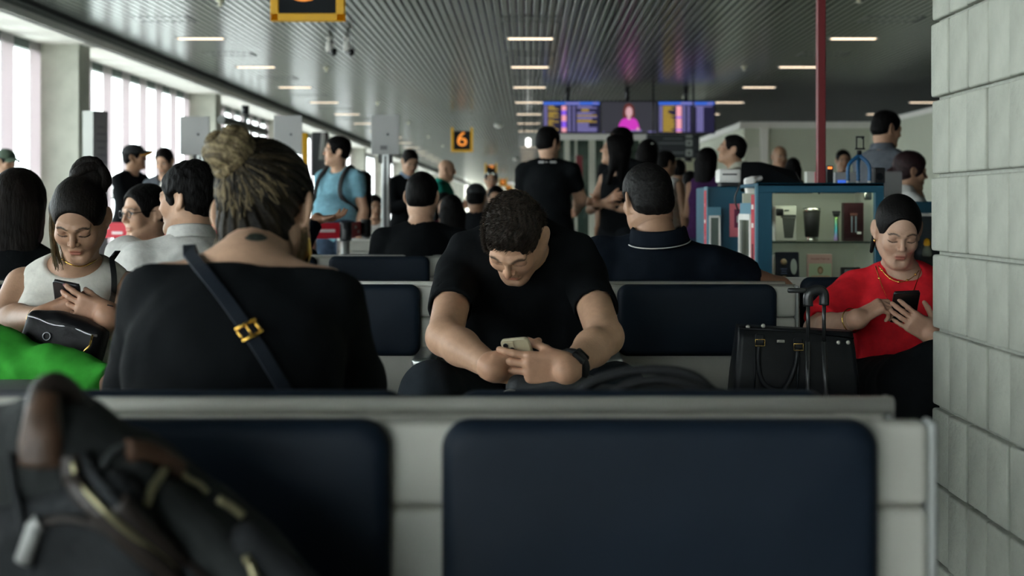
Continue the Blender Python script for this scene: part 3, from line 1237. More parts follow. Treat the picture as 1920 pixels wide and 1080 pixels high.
bx('fire_extinguisher_panel', (P(1086, 0, yg)[0], yg - .1, 1.1 + (388 - 312) / FPX * yg), (.15, .08, .5), mat('red_dull', (.16, .02, .025), rough=.5), gb)
# pale cream wall low behind the crowd
struct(bx('wall_middle', (P(1285, 0, 36)[0], 36, 1.25), (2.4, .12, 2.5), mat('pale_cream', (.68, .67, .52), rough=.6)))

# ceiling lamps in four rows and the dark diffuser slots between them
LAMP = emat('lamp_warm', (1., .80, .58), 3.3)
bm = bmesh.new()
box(bm, (0, 0, 0), (.66, .16, .03), .004, 1)
lampm = bm_mesh(bm)
lampm.materials.append(LAMP)
bm = bmesh.new()
for sx in (-1, 1):
    box(bm, (sx * .36, 0, 0), (.02, .22, .03))
for sy in (-1, 1):
    box(bm, (0, sy * .10, 0), (.72, .02, .03))
framem = bm_mesh(bm)
framem.materials.append(mat('lamp_frame', (.22, .23, .22), rough=.4, metal=.6))
ORD = ('first', 'second', 'third', 'fourth', 'fifth', 'sixth', 'seventh', 'eighth', 'ninth')
for xrow, nm in ((-4.85, 'row nearest the windows'), (.05, 'middle row'), (4.85, 'row over the kiosk'), (9.5, 'row farthest from the windows')):
    for k in range(15):
        yl = 21.1 + 4.3 * k
        t = thing('ceiling_lamp', ('%s ceiling lamp from the camera in the %s' % (ORD[k], nm)) if k < 8 else ('tiny distant ceiling lamp far down the ' + nm), 'lamp', (xrow, yl, HC + .008), 'ceiling lamps in the ' + nm)
        put('diffuser', lampm, None, t, (0, 0, 0))
        put('frame', framem, None, t, (0, 0, 0))
bm = bmesh.new()
for sx in (-1, 1):
    box(bm, (sx * .38, 0, 0), (.03, .55, .034))
for sy in (-1, 1):
    box(bm, (0, sy * .26, 0), (.78, .035, .034))
ventf = bm_mesh(bm)
ventf.materials.append(mat('vent_grey', (.06, .065, .065), rough=.5))
bm = bmesh.new()
box(bm, (0, 0, 0), (.72, .48, .02))
ventc = bm_mesh(bm)
ventc.materials.append(DARKM)
for xrow, nm in ((-4.85, 'window side'), (.05, 'middle'), (4.85, 'kiosk side')):
    for k in range(9):
        yl = 18.95 + 4.3 * k
        t = thing('air_vent', '%s dark air vent from the camera in the %s row of the ceiling' % (ORD[k], nm), 'vent', (xrow, yl, HC + .014), 'air vents in the ' + nm + ' row')
        put('frame', ventf, None, t, (0, 0, 0))
        if k % 2 == 0 or xrow != .05:
            put('grille', ventc, None, t, (0, .1, 0))
# small pale sprinkler heads
bm = bmesh.new()
lathe(bm, [(.06, .0), (.05, -.02), (.02, -.03), (.02, -.06), (.045, -.065), (.01, -.075)], 10)
sprm = bm_mesh(bm)
sprm.materials.append(mat('sprinkler', (.8, .78, .6), rough=.4, emit=(.9, .85, .6), estr=.0))
for px, py in ((413, 8), (612, 132), (708, 196), (766, 232), (1395, 130), (1610, 2), (803, 258), (830, 275), (1283, 186)):
    d = 2.45 * FPX / (388 - py)
    c = P(px, py, d)
    o = put('sprinkler_head', sprm, None, None, (c[0], c[1], HC))
    tag(o, 'small pale sprinkler head under the slatted ceiling', 'sprinkler', 'sprinkler heads on the ceiling')
# dome detectors
for px, py in ((934, 238), (966, 300)):
    d = 2.42 * FPX / (388 - py)
    bm = bmesh.new()
    lathe(bm, [(.13, 0), (.13, -.06), (.09, -.1), (.03, -.12)], 14, (P(px, py, d)[0], d, HC))
    tag(put('smoke_detector', bm_mesh(bm), OFFW), 'round white smoke detector on the ceiling ' + ('above the gate signs' if py < 250 else 'far down the hall'), 'detector')
# two dome cameras
for i, px in enumerate((618, 651)):
    d = 21.
    c = P(px, 82, d)
    t = thing('security_camera', 'white security camera on a ceiling stem, ' + ('nearer the windows of the two' if i == 0 else 'farther from the windows of the two'), 'camera', (c[0], c[1], HC))
    bm = bmesh.new()
    lathe(bm, [(.055, 0), (.055, -.02), (.02, -.025), (.02, -.06)], 12, (c[0], c[1], HC))
    put('bracket', bm_mesh(bm), OFFW, t)
    bm = bmesh.new()
    lathe(bm, [(.03, .0), (.052, -.02), (.06, -.14), (.05, -.15)], 14, (c[0], c[1], HC - .05))
    put('housing', bm_mesh(bm), OFFW, t)
    bm = bmesh.new()
    lathe(bm, [(.045, .02), (.055, 0), (.05, -.05), (.02, -.075)], 14, (c[0] + .05, c[1] - .02, HC - .20), rot=rotm(0, -25))
    put('lens_dome', bm_mesh(bm), LENS, t)

# hanging gate signs
YEL = mat('sign_yellow', (.62, .33, .005), rough=.4, emit=(.62, .33, .005), estr=.12)
SBLK = mat('sign_black', (.010, .012, .014), rough=.5, spec=.1)
SORG = emat('sign_orange', (1., .33, .05), 1.1)
for dgt, d, px in (('5', 11.5, 'five, the nearest of the hanging row'), ('6', 38.8, 'six, whole in view'), ('7', 70., 'seven, third of the row'), ('8', 105., 'eight, small and distant'), ('9', 135., 'nine, next to last of the row'), ('10', 155., 'ten, farthest of the row')):
    X, zb = -1.77, 2.6
    t = thing('gate_sign', 'black gate sign in a yellow frame, orange number ' + px, 'sign', (X, d, zb))
    for q in (-1, 1):
        bx('frame_post', (X + q * .265, d, zb + .335), (.065, .09, .67), YEL, t, .005, 1)
        tb('hanger', [(X + q * .265, d, zb + .66), (X + q * .265, d, HC)], .012, FASC, t, 6)
    bx('frame_bar', (X, d, zb + .03), (.595, .09, .06), YEL, t, .005, 1)
    bx('panel', (X, d, zb + .06 + .255), (.465, .07, .51), SBLK, t, .004, 1)
    text('number', dgt, .56 if len(dgt) == 1 else .42, (X, d - .037, zb + .33), SORG, t, depth=.004, sx=1.12)

# flight screens on poles
SCRK = mat('screen_black', (.008, .008, .012), rough=.25)
BEZ = mat('bezel', (.01, .01, .012), rough=.4)
E_BLUE = emat('screen_blue', (.05, .16, .75), .9)
E_LAV = emat('screen_lavender', (.40, .36, .85), .55)
E_YEL = emat('screen_yellow', (.75, .50, .06), .6)
E_PINK = emat('screen_pink', (1., .42, .50), .9)
E_VIO = emat('screen_violet', (.28, .12, .95), .9)
E_NAVY = emat('screen_navy', (.014, .012, .04), 1.)
E_GREY = emat('screen_grey', (.035, .035, .045), 1.)
ys = 30.
k_ = ys / FPX


def panel_quads(rects, y, thick=.004):
    bm = bmesh.new()
    for (a, b, c, d) in rects:
        p, q = P(a, b, y), P(c, d, y)
        box(bm, ((p[0] + q[0]) / 2, y, (p[2] + q[2]) / 2), (abs(q[0] - p[0]), thick, abs(p[2] - q[2])))
    return bm_mesh(bm)


rnd = random.Random(3)
for si, (a, b) in enumerate(((1017, 1126), (1126, 1233), (1233, 1341))):
    names = ('flight screen listing departures in blue, yellow and pink, first of the hanging row',
             'middle hanging screen showing a figure in a magenta top on black',
             'flight screen listing departures with a tall pink column, last of the hanging row')
    t = thing('flight_screen', names[si], 'screen', P((a + b) / 2, 220, ys + .05))
    ca, cb = P(a + .5, 189, ys + .06), P(b - .5, 251, ys + .06)
    bx('housing', ((ca[0] + cb[0]) / 2, ys + .05, (ca[2] + cb[2]) / 2), (cb[0] - ca[0], .09, ca[2] - cb[2]), BEZ, t, .008, 1)
    put('display', panel_quads([(a + 2, 191, b - 2, 249)], ys), E_NAVY if si != 1 else E_GREY, t)
    pc = P({0: 1064, 1: 1176, 2: 1286}[si], 180, ys + .06)
    tb('ceiling_pole', [(pc[0], pc[1], HC + .05), (pc[0], pc[1], ca[2] - .02)], .05, BEZ, t, 8)
    yy = ys - .004
    if si == 1:
        bm = bmesh.new()

        def disc(cx, cy, rx, ry, y, mi):
            c = P(cx, cy, y)
            vs = [bm.verts.new((c[0] + rx * k_ * math.cos(q), y, c[2] + ry * k_ * math.sin(q))) for q in [2 * math.pi * i / 24 for i in range(24)]]
            bm.faces.new(vs).material_index = mi
        disc(1179, 206, 10, 12, yy, 0)
        disc(1173, 214, 5, 9, yy, 0)
        disc(1185, 214, 5, 9, yy, 0)
        disc(1179.5, 210, 6.5, 10, yy - .003, 1)
        disc(1179, 222, 3.2, 4, yy - .003, 1)
        vs = []
        for (x, y) in ((1159, 244), (1161, 232), (1166, 224), (1174, 221), (1180, 225), (1186, 221), (1193, 224), (1197, 232), (1200, 244)):
            c = P(x, y, yy - .005)
            vs.append(bm.verts.new((c[0], yy - .005, c[2])))
        bm.faces.new(vs).material_index = 2
        disc(1196, 242, 2.5, 3, yy - .008, 1)
        put('presenter_image', bm_mesh(bm), [emat('pic_hair', (.12, .025, .02), 1), emat('pic_skin', (.72, .42, .45), .9), emat('pic_magenta', (.62, .04, .50), 1)], t)
        put('caption', panel_quads([(1215, 246, 1229, 248), (1130, 247, 1133, 248.5), (1180, 243.5, 1203, 246)], yy), E_LAV, t)
        continue
    put('header_bar', panel_quads([(a + 2, 191, b - 2, 196.5)], yy), E_BLUE, t)
    put('header_text', panel_quads([(a + 43, 192, a + 70, 195.5), (b - 15, 192.5, b - 4, 195)], yy - .004), E_LAV, t)
    rows = [198.5 + 2.9 * i for i in range(17)]
    lav, yel, pink, vio = [], [], [], []
    for i, r in enumerate(rows):
        lav.append((a + 3, r, a + 9, r + 1.7))
        if si == 0:
            w = rnd.choice((8, 14, 18, 22, 26))
            if i % 5 != 3:
                yel.append((a + 11, r, a + 11 + w * .75, r + 1.8))
            (pink, vio, vio, pink)[(i // 3) % 4 if i < 6 else (i // 2) % 4].append((a + 36, r, a + 45, r + 2.7))
            lav += [(a + 48, r, a + 53, r + 1.7), (a + 57, r, a + 61, r + 1.7)]
            w = rnd.choice((22, 28, 34, 37))
            (yel if i in (2, 3, 6, 9, 10) else lav).append((a + 65 + (8 if i in (2, 3) else 0), r, a + 65 + w, r + 1.8))
        else:
            w = rnd.choice((10, 15, 20, 22))
            yel.append((a + 10, r, a + 10 + w, r + 2.0))
            (pink if i % 8 != 7 else vio).append((a + 35, r, a + 45, r + 2.9))
            lav += [(a + 47, r, a + 52, r + 1.7), (a + 56, r, a + 60, r + 1.7), (a + 73, r, a + 86, r + 1.9)]
            if i == 0:
                lav.append((a + 65, r, a + 102, r + 1.5))
    for nm, rc, em in (('white_text', lav, E_LAV), ('yellow_text', yel, E_YEL), ('pink_column', pink, E_PINK), ('violet_column', vio, E_VIO)):
        put(nm, panel_quads(rc, yy), em, t)['kind'] = 'stuff'

# dark hanging direction board under the last screen
yd = 29.
t = thing('direction_board', 'dark hanging direction board with pale pictogram squares below the flight screens', 'sign', P(1262, 275, yd))
ca, cb = P(1212, 253, yd + .05), P(1311, 297, yd + .05)
bx('panel', ((ca[0] + cb[0]) / 2, yd + .05, (ca[2] + cb[2]) / 2), (cb[0] - ca[0], .09, ca[2] - cb[2]), mat('board_dark', (.022, .026, .03), rough=.4), t, .006, 1)
for q in (1225, 1300):
    c = P(q, 253, yd + .06)
    tb('hanger', [(c[0], c[1], HC), (c[0], c[1], c[2] - .05)], .02, BEZ, t, 6)
DIM = mat('board_print', (.13, .14, .14), rough=.6)
LIT = mat('board_pictogram', (.34, .36, .33), rough=.6)
put('printed_lines', panel_quads([(1234, 267, 1284, 270), (1234, 285, 1284, 288), (1214, 276, 1240, 277), (1244, 259, 1280, 261)], yd - .002), DIM, t)
for (a, b) in ((253.5, 258), (262, 274), (280, 293)):
    put('pictogram', panel_quads([(1286, b - (b - a), 1298, b)], yd - .002), LIT, t)
put('pictogram_mark', panel_quads([(1290, 266, 1294, 271), (1290, 284, 1294, 290), (1303, 255, 1309, 258), (1303, 283, 1309, 286)], yd - .006), SBLK, t)
tb('stem', [P(1290, 296, yd + .05), P(1290, 303, yd + .05)], .08, BEZ, t, 8)

# pale lightbox with two round lamps near the end of the middle row
yq = 40.
t = thing('lightbox', 'pale hanging lightbox with two round white lamps beside the standing man in black', 'lightbox', P(991, 262, yq))
ca, cb = P(973, 249, yq), P(1012, 276, yq)
bx('panel', ((ca[0] + cb[0]) / 2, yq + .05, (ca[2] + cb[2]) / 2), (cb[0] - ca[0], .1, ca[2] - cb[2]), mat('lightbox_grey', (.36, .37, .35), rough=.5), t, .01, 1)
tb('hanger', [(ca[0] + .15, yq + .05, HC), (ca[0] + .15, yq + .05, ca[2] - .05)], .015, BEZ, t, 6)
tb('hanger', [(cb[0] - .15, yq + .05, HC), (cb[0] - .15, yq + .05, ca[2] - .05)], .015, BEZ, t, 6)
for py in (263.5, 270.5):
    c = P(990.5, py, yq)
    bm = bmesh.new()
    lathe(bm, [(.075, 0), (.07, .03), (.03, .04)], 14, c, rot=rotm(90))
    put('round_lamp', bm_mesh(bm), emat('white_lamp', (1, 1, .97), 3.), t)

# ------------------------------------------------------------------ block pier at the right
XPI = 1.0626
pier = struct(bx('wall_pier', (XPI + .22, 2.93, 1.8), (.41, 1.57, 3.6), mat('mortar', (.31, .32, .28), rough=.95, noise=.1, nscale=40)))
BLK = mat('block_paint', (.36, .37, .315), rough=.85, noise=.10, nscale=9, bump=.35, bscale=60, island=.07)
bm = bmesh.new()
box(bm, (0, 0, 0), (.05, .143, .190), .006, 2)
blk_me = bm_mesh(bm, True)
blk_me.materials.append(BLK)
bm = bmesh.new()
box(bm, (0, 0, 0), (.193, .05, .190), .006, 2)
blk2_me = bm_mesh(bm, True)
blk2_me.materials.append(BLK)
rr = random.Random(5)
zj0 = 1.1 + (388 - 330) / FPX * 3.728
for r in range(-6, 13):
    zc = zj0 - .1 + .2 * r
    if zc < .05 or zc > 3.55:
        continue
    for i in range(10):
        yc = 3.728 - .008 - .0715 - i * .150
        put('brick', blk_me, None, pier, (XPI + .020 + rr.uniform(-.003, .003), yc, zc))
    for i in range(2):
        put('brick', blk2_me, None, pier, (XPI + .12 + i * .2, 3.728 - .02, zc))

# ------------------------------------------------------------------ benches
BEIG = mat('shell_beige', (.46, .455, .40), rough=.5, noise=.04, nscale=15, bump=.05, bscale=200)
VINYL = mat('navy_vinyl', (.0062, .0118, .0205), rough=.55, noise=.15, nscale=6, bump=.08, bscale=9, spec=.16)
STEEL = mat('bench_steel', (.42, .43, .42), rough=.3, metal=.9)
RAILM = mat('rail_paint', (.62, .615, .55), rough=.22, spec=.6, coat=.3)
PW, PITCH, ZT = .477, .534, .861


def pad_mesh(w, h, d, rad=.032, bulge=.005):
    """upholstered pad in the xz plane, front towards -y, rounded corners and a soft crown"""
    bm = bmesh.new()
    n = 10
    out = []
    for (sx, sz, a0) in ((1, 1, 0), (-1, 1, 90), (-1, -1, 180), (1, -1, 270)):
        for k in range(n + 1):
            a = math.radians(a0 + 90 * k / n)
            out.append((sx * (w / 2 - rad) + rad * math.cos(a), sz * (h / 2 - rad) + rad * math.sin(a)))
    rings = []
    for (ins, y) in ((.004, 0), (0, -.006), (0, -d * .55), (.004, -d * .8), (.012, -d * .97), (.020, -d), (.03, -d - bulge * .25), (.045, -d - bulge * .45), (.065, -d - bulge * .7), (.085, -d - bulge * .9), (.1, -d - bulge)):
        ring = []
        for (x, z) in out:
            fx, fz = (w / 2 - ins) / (w / 2), (h / 2 - ins) / (h / 2)
            ring.append(bm.verts.new((x * fx, y, z * fz)))
        rings.append(ring)
    m = len(out)
    for a, b in zip(rings, rings[1:]):
        for k in range(m):
            f = bm.faces.new((a[k], a[(k + 1) % m], b[(k + 1) % m], b[k]))
            f.smooth = True
    bm.faces.new(rings[-1]).smooth = True
    bm.faces.new(rings[0])
    return bm_mesh(bm)


PADM = pad_mesh(PW, .214, .032)
PADM.materials.append(VINYL)
SEATM = pad_mesh(PW, .43, .055, .05, .015)
SEATM.materials.append(VINYL)


def shell_mesh(w, z0, z1, th=.03, edge=.0):
    bm = bmesh.new()
    box(bm, (0, 0, (z0 + z1) / 2), (w, th, z1 - z0), .011, 3)
    return bm_mesh(bm, True)


def arm_mesh():
    bm = bmesh.new()
    box(bm, (0, -.205, .665), (.058, .33, .032), .012, 3)
    box(bm, (0, -.10, .56), (.03, .05, .20), .008, 1)
    return bm_mesh(bm, True)


ARM = arm_mesh()
ARM.materials.append(STEEL)


def bench(xs, yb, facing, label, arms_at=(), rail=True, ends=(.060, .062)):
    """a row of joined seats; xs pad left edges, yb the rear face of the back, facing -1 = towards the camera"""
    rz = 0 if facing < 0 else math.pi
    x0, x1 = xs[0] - ends[0], xs[-1] + PW + ends[1]
    xc = (x0 + x1) / 2
    w = x1 - x0
    t = thing('seat_bench', label, 'bench', (xc, yb, 0), 'navy padded airport benches')
    t.rotation_euler = (0, 0, rz)

    def at(me, name, m, loc, rx=0):
        o = put(name, me, m, t, loc)
        o.rotation_euler = (rx, 0, 0)
        return o
    sg = 1 if facing < 0 else -1
    at(shell_mesh(w, .768, .862), 'back_shell', BEIG, (0, -.015, 0))
    at(shell_mesh(w, .42, .7672), 'back_shell', BEIG, (0, -.015, 0))
    for q in (-1, 1):
        bme = bmesh.new()
        box(bme, (q * (w / 2 + .004), -.015, .64), (.010, .036, .446), .004, 2)
        at(bm_mesh(bme, True), 'end_trim', FASC, (0, 0, 0))
    if rail:
        bmr = bmesh.new()
        tube(bmr, [(-w / 2 - .004, .006, .8555), (w / 2 + .004, .006, .8555)], .0105, 14)
        at(bm_mesh(bmr), 'top_rail', RAILM, (0, 0, 0))
    for x in xs:
        lx = (x + PW / 2 - xc) * sg
        at(PADM, 'back_pad', None, (lx, -.030, ZT - .107 + .0065))
        at(SEATM, 'seat_pad', None, (lx, -.27, .43), -math.pi / 2)
        bmp = bmesh.new()
        box(bmp, (0, 0, 0), (PW + .03, .44, .03), .01, 2)
        at(bm_mesh(bmp, True), 'seat_pan', BEIG, (lx, -.27, .415))
    for x in arms_at:
        at(ARM, 'armrest', None, ((x - xc) * sg, 0, 0))
    bmb = bmesh.new()
    box(bmb, (0, -.2, .37), (w - .06, .08, .06), .006, 1)
    at(bm_mesh(bmb), 'beam', STEEL, (0, 0, 0))
    for q in (-1, 1):
        bml = bmesh.new()
        tube(bml, [(q * (w / 2 - .3), -.2, .36), (q * (w / 2 - .3), -.2, .03)], .03, 10)
        box(bml, (q * (w / 2 - .3), -.2, .015), (.07, .46, .03), .01, 2)
        at(bm_mesh(bml), 'leg', STEEL, (0, 0, 0))
    return t


xa = [.384 - PW - i * PITCH for i in (2, 1, 0)]
xa = [xa[0] - PITCH] + xa
bench(xa, 1.604, -1, 'nearest navy padded bench, facing the camera, with the backpack on it', rail=False)
xb = [.44 - .055 - PW - i * PITCH for i in (3, 2, 1, 0)]
bench(xb, 1.762, 1, 'bench back to back with the nearest one, where the woman with the bun sits')
xc_ = [-.797, -.263, .271]
bench(xc_, 4.31, -1, 'bench facing the camera where the man in the black tee bends over his phone', (-.292, .242))
bench([-1.331] + [x for x in xc_], 4.50, 1, 'bench facing away where the man in the navy polo leans back')
bench([-2.16, -1.626], 4.31, -1, 'bench facing the camera where the woman in green trousers sits', (-2.2, -1.64))
bench([-2.56, -2.03], 4.54, 1, 'bench facing away where the woman with long loose hair sits')
bench([.905, 1.44], 4.75, -1, 'bench facing the camera where the woman in the red top sits')
xe = [-.937 - PITCH * 2, -.937 - PITCH, -.937]
bench(xe, 6.77, -1, 'empty bench facing the camera behind the man in the black tee')
bench(xe + [-.937 + PITCH], 6.96, 1, 'bench facing away where the man in black with cropped hair sits')

# ------------------------------------------------------------------ the five people near the camera
HRES = dict(res=.0075, hres=.0026, nres=.0024)


def strand_cols(V, u, dark, light, thr=.5, seed=0, fine=1.):
    """hair colour varying across the strands; u is the strand coordinate of each vertex"""
    f = (np.sin(u * 37 * fine + seed) + np.sin(u * 83 * fine + 1.3 + seed) * .8 + np.sin(u * 171 * fine + .5) * .6 + np.sin(u * 17 * fine + 2.2 + seed) * .9) / 3.3
    w = np.clip((f + 1) / 2 - thr + .35, 0, 1)[:, None] ** 1.3
    return np.array(dark) * (1 - w) + np.array(light) * w


# ---- man in the black tee, bent over his phone
def drape(N, U, Fo, R, T, Sh, H):
    # the folded sweater over both shoulders: a hump at the neck and tails hanging in front
    L = []
    for q in (-1, 1):
        L += [cap(N + R * q * .05 + U * .02 - Fo * .01, N + R * q * .150 - U * .012 + Fo * .01, .048, .040, .02),
              cap(N + R * q * .150 - U * .012 + Fo * .02, N + R * q * .160 - U * .10 + Fo * .065, .042, .036, .02),
              cap(N + R * q * .155 - U * .010 + Fo * .01, N + R * q * .200 - U * .060 + Fo * .03, .036, .026, .015),
              cap(N + R * q * .150 - U * .08 + Fo * .07, N + R * q * .120 - U * .36 + Fo * .10, .040, .032, .02, R, 1.4)]
    return L


man_H, man_N = A(-.02, 4.02, .545), A(-.015, 3.815, 1.005)
man_Hd = P(964, 444, 3.64)
RW, LW = P(922, 688, 3.345), P(1066, 692, 3.305)
man = person('person', 'man in a black tee bent over a pale gold phone held in both hands', man_H, man_N, man_Hd, 180, (199, 56, 8), s=1.04, g=1.06, hs=.90,
             tone='light', hair='none', arms=('phone', 'phone'), elbow=dict(R=P(834, 632, 3.50), L=P(1134, 632, 3.50)), wrist=dict(R=RW, L=LW),
             handd=dict(R=dict(d=A(.92, .05, -.12), n=A(.1, .9, .4), curl=(.40, .50, .55, .60), thumb=(.55, .75, .45)),
                        L=dict(d=A(-.96, .06, .02), n=A(.05, .97, .2), curl=(.16, .22, .26, .32), thumb=(.45, .75, .55), spread=.06)),
             legs='sit', knees=dict(R=A(-.235, 3.50, .635), L=A(.215, 3.50, .635)), ankles=dict(R=A(-.12, 3.62, .10), L=A(.10, 3.62, .10)),
             tops=(dict(m=BLACK, sleeve=.56, t=.014, neck='crew', hem=-.04, wrinkle=.003, res=.0065, st=-.001, extra=drape),), pants=dict(m=DENIM, t=.016, res=.0065, wrinkle=.005),
             closed=True, smile=1., stubble=.22, brow=.9, full=.91, sprot=.045, armg=.98, paint=(), shw=.98, neckr=.062, **HRES)
W, Mh = man['W'], man['Mh']


def man_hair(W, Mh, s, ):
    def E(c, r, k=.012, op='u'):
        return ell(W(*c), A(*r) * s, Mh, k * s, op)
    return [E((0, -.012, .034), (.079, .101, .092)), E((0, .050, .078), (.048, .034, .032), .025), E((0, -.055, -.015), (.071, .060, .050), .03),
            E((0, .122, -.016), (.088, .068, .098), .008, 's'), E((0, .075, -.10), (.11, .12, .085), .012, 's'),
            E((.080, .0, -.020), (.020, .028, .042), .010, 's'), E((-.080, .0, -.020), (.020, .028, .042), .010, 's'),
            E((0, -.055, -.115), (.10, .09, .055), .02, 's')]


def tuft(W, Mh, amp, fr):
    def post(p):
        q = (p - man['Hd']) @ Mh
        # short tufts combed forward and across
        a = q[..., 0] * fr + 14 * q[..., 1] + .8 * np.sin(q[..., 1] * 90)
        return amp * (np.sin(a) * .5 + np.sin(a * 2.3 + q[..., 2] * 60 + 1) * .35 + wob(q, 140) * .6)
    return post


V, Q = sdf_mesh(man_hair(W, Mh, man['hs']), .0026, man['Hd'], Mh, tuft(W, Mh, .0026, 210))
lc = (V - man['Hd']) @ Mh
u = lc[:, 0] * 9 + lc[:, 1] * 1.2 + .12 * np.sin(lc[:, 1] * 60)
put('hair', np_mesh(V, Q, strand_cols(V, u, (.011, .009, .008), (.085, .066, .050), .62, fine=1.6)), HAIRC, man['root'])
# short hair ends over the whole scalp
bm = bmesh.new()
rs_ = np.random.RandomState(4)
ids = rs_.choice(len(V), 5200, replace=False)
cen = man['W'](0, -.01, .02)
for i in ids:
    p = V[i]
    l = lc[i]
    if l[2] < -.02 or (l[1] > .060 and l[2] < .062):
        continue
    nn = nrm(p - cen)
    dirn = nrm(Mh @ A(.45 + .6 * rs_.rand(), .75, .1) + nn * (.05 + .35 * rs_.rand()))
    dirn = nrm(dirn - nn * min(0, dirn @ nn) + nn * .12)
    L_ = .008 + .008 * rs_.rand()
    tube(bm, [p - nn * .002, p + dirn * L_ * .6 + nn * .001, p + dirn * L_], [.0006, .0005, .0002], 3)
put('hair_tufts', bm_mesh(bm, True), mat('hair_brown', (.045, .034, .025), rough=.5, noise=.6, nscale=18, spec=.12), man['root'])['kind'] = 'stuff'
# watch on his left wrist
wd = nrm(man['Wr']['L'] - man['El']['L'])
wc = man['Wr']['L'] - wd * .020
e1 = nrm(np.cross(wd, A(0, 0, 1)))
e2 = np.cross(wd, e1)
bm = bmesh.new()
tube(bm, [wc + (e1 * math.cos(a) * 1.02 + e2 * math.sin(a)) * .0345 for a in [2 * math.pi * i / 24 for i in range(24)]], .010, 8, True, flat=(A(1, 0, 0) * 0 + e1, 1.))
watch = put('watch_strap', bm_mesh(bm), mat('rubber', (.012, .012, .013), rough=.6), man['root'])
fc = nrm(A(.30, -.80, .50) - wd * wd.dot(A(.30, -.80, .50)))
bm = bmesh.new()
box(bm, (0, 0, 0), (.036, .042, .011), .006, 3, axm(np.cross(wd, fc), wd, fc))
me = bm_mesh(bm, True)
me.transform(Matrix.Translation(Vector(wc + fc * .036)))
put('watch_case', me, mat('watch_black', (.008, .008, .009), rough=.2), watch)


def phone(name, label, c, r, u, m, lenses=True, screen=False, w=.0715, h=.147, back=None, case=None):
    """a phone; r to the right and u up as seen from its back"""
    r = nrm(r)
    u = nrm(u - r * np.dot(u, r))
    n = np.cross(r, u)          # out of the back
    t = thing(name, label, 'phone', c)
    M4 = axm(r, u, n)
    bm = bmesh.new()
    tt = bmesh.new()
    out = []
    rad = .011
    for (sx, sy, a0) in ((1, 1, 0), (-1, 1, 90), (-1, -1, 180), (1, -1, 270)):
        for k in range(6):
            a = math.radians(a0 + 18 * k)
            out.append((sx * (w / 2 - rad) + rad * math.cos(a), sy * (h / 2 - rad) + rad * math.sin(a)))
    rings = []
    for (ins, z) in ((.003, -.005), (.0006, -.0042), (0, -.003), (0, .003), (.0006, .0042), (.003, .005)):
        rings.append([bm.verts.new((x * (1 - 2 * ins / w), y * (1 - 2 * ins / h), z)) for (x, y) in out])
    for a, b in zip(rings, rings[1:]):
        for k in range(len(out)):
            bm.faces.new((a[k], a[(k + 1) % len(out)], b[(k + 1) % len(out)], b[k])).smooth = True
    bm.faces.new(rings[-1])
    bm.faces.new(rings[0][::-1])
    me = bm_mesh(bm)
    me.transform(Matrix.Translation(Vector(c)) @ M4)
    put('case', me, m, t)
    bm = bmesh.new()
    box(bm, (0, 0, -.0052), (w - .006, h - .006, .0008))
    me = bm_mesh(bm)
    me.transform(Matrix.Translation(Vector(c)) @ M4)
    put('screen', me, emat('phone_screen', (.6, .7, .8), .6) if screen else mat('phone_glass', (.01, .01, .012), rough=.15), t)
    if lenses:
        bm = bmesh.new()
        box(bm, (-w / 2 + .0195, h / 2 - .0195, .0058), (.028, .028, .002), .0009, 2)
        me = bm_mesh(bm)
        me.transform(Matrix.Translation(Vector(c)) @ M4)
        isl = put('camera_bump', me, m, t)
        for (a, b) in ((-.0065, .0065), (.0065, -.0065)):
            bm = bmesh.new()
            lathe(bm, [(.0062, 0), (.0062, .0022), (.0045, .0026)], 16, (-w / 2 + .0195 + a, h / 2 - .0195 + b, .0065))
            me = bm_mesh(bm)
            me.transform(Matrix.Translation(Vector(c)) @ M4)
            put('lens', me, LENS, isl)
    return t


GOLDC = mat('case_champagne', (.50, .44, .29), rough=.35, coat=.3)
phone('phone', 'pale gold phone with two lenses held by the man in the black tee', P(981, 682, 3.355), A(.88, -.38, .12), A(-.05, -.50, .82), GOLDC)

# ---- woman with the bun, her back to the camera
wo_N = P(462, 492, 2.26)
wo_Hd = P(500, 400, 2.40)
wo_H = A(wo_N[0] - .01, 2.06, .545)


def boat(N, U, Fo, R, T):
    return [rbox(N + U * .071, A(.230, .30, .10), T, .02, .006, 's'), cap(N, N + U * .3, .07, .1, .006, op='s')]


bun = person('person', 'woman with a blonde-streaked bun and a neck tattoo seen from behind in black', wo_H, wo_N, wo_Hd, 0, (10, 24, 4), s=1.0, hs=.94, g=1.06, shd=.056, fem=True, tone=(.56, .35, .235),
             hair='none', arms=('lap', 'lap'), elbow=dict(L=P(272, 725, 2.34), R=P(650, 725, 2.34)), wrist=dict(L=A(-.50, 2.52, .70), R=A(-.36, 2.52, .70)),
             handd=dict(L=dict(d=A(.5, .6, .2), n=A(.3, -.5, .5)), R=dict(d=A(-.5, .6, .2), n=A(-.3, -.5, .5))),
             legs='sit', tops=(dict(m=BLACK, sleeve=1.95, t=.014, neck='boat', cutters=boat, hem=-.05, wrinkle=.004, res=.007, st=.010),),
             pants=dict(m=CHAR, res=.012),
             shw=.84, armg=1.08, closed=True, neckr=.053, bust=1., res=.0075, hres=.003, nres=.004)
W, Mh, hs = bun['W'], bun['Mh'], bun['hs']


def E(c, r, k=.012, op='u'):
    return ell(W(*c), A(*r) * hs, Mh, k * hs, op)


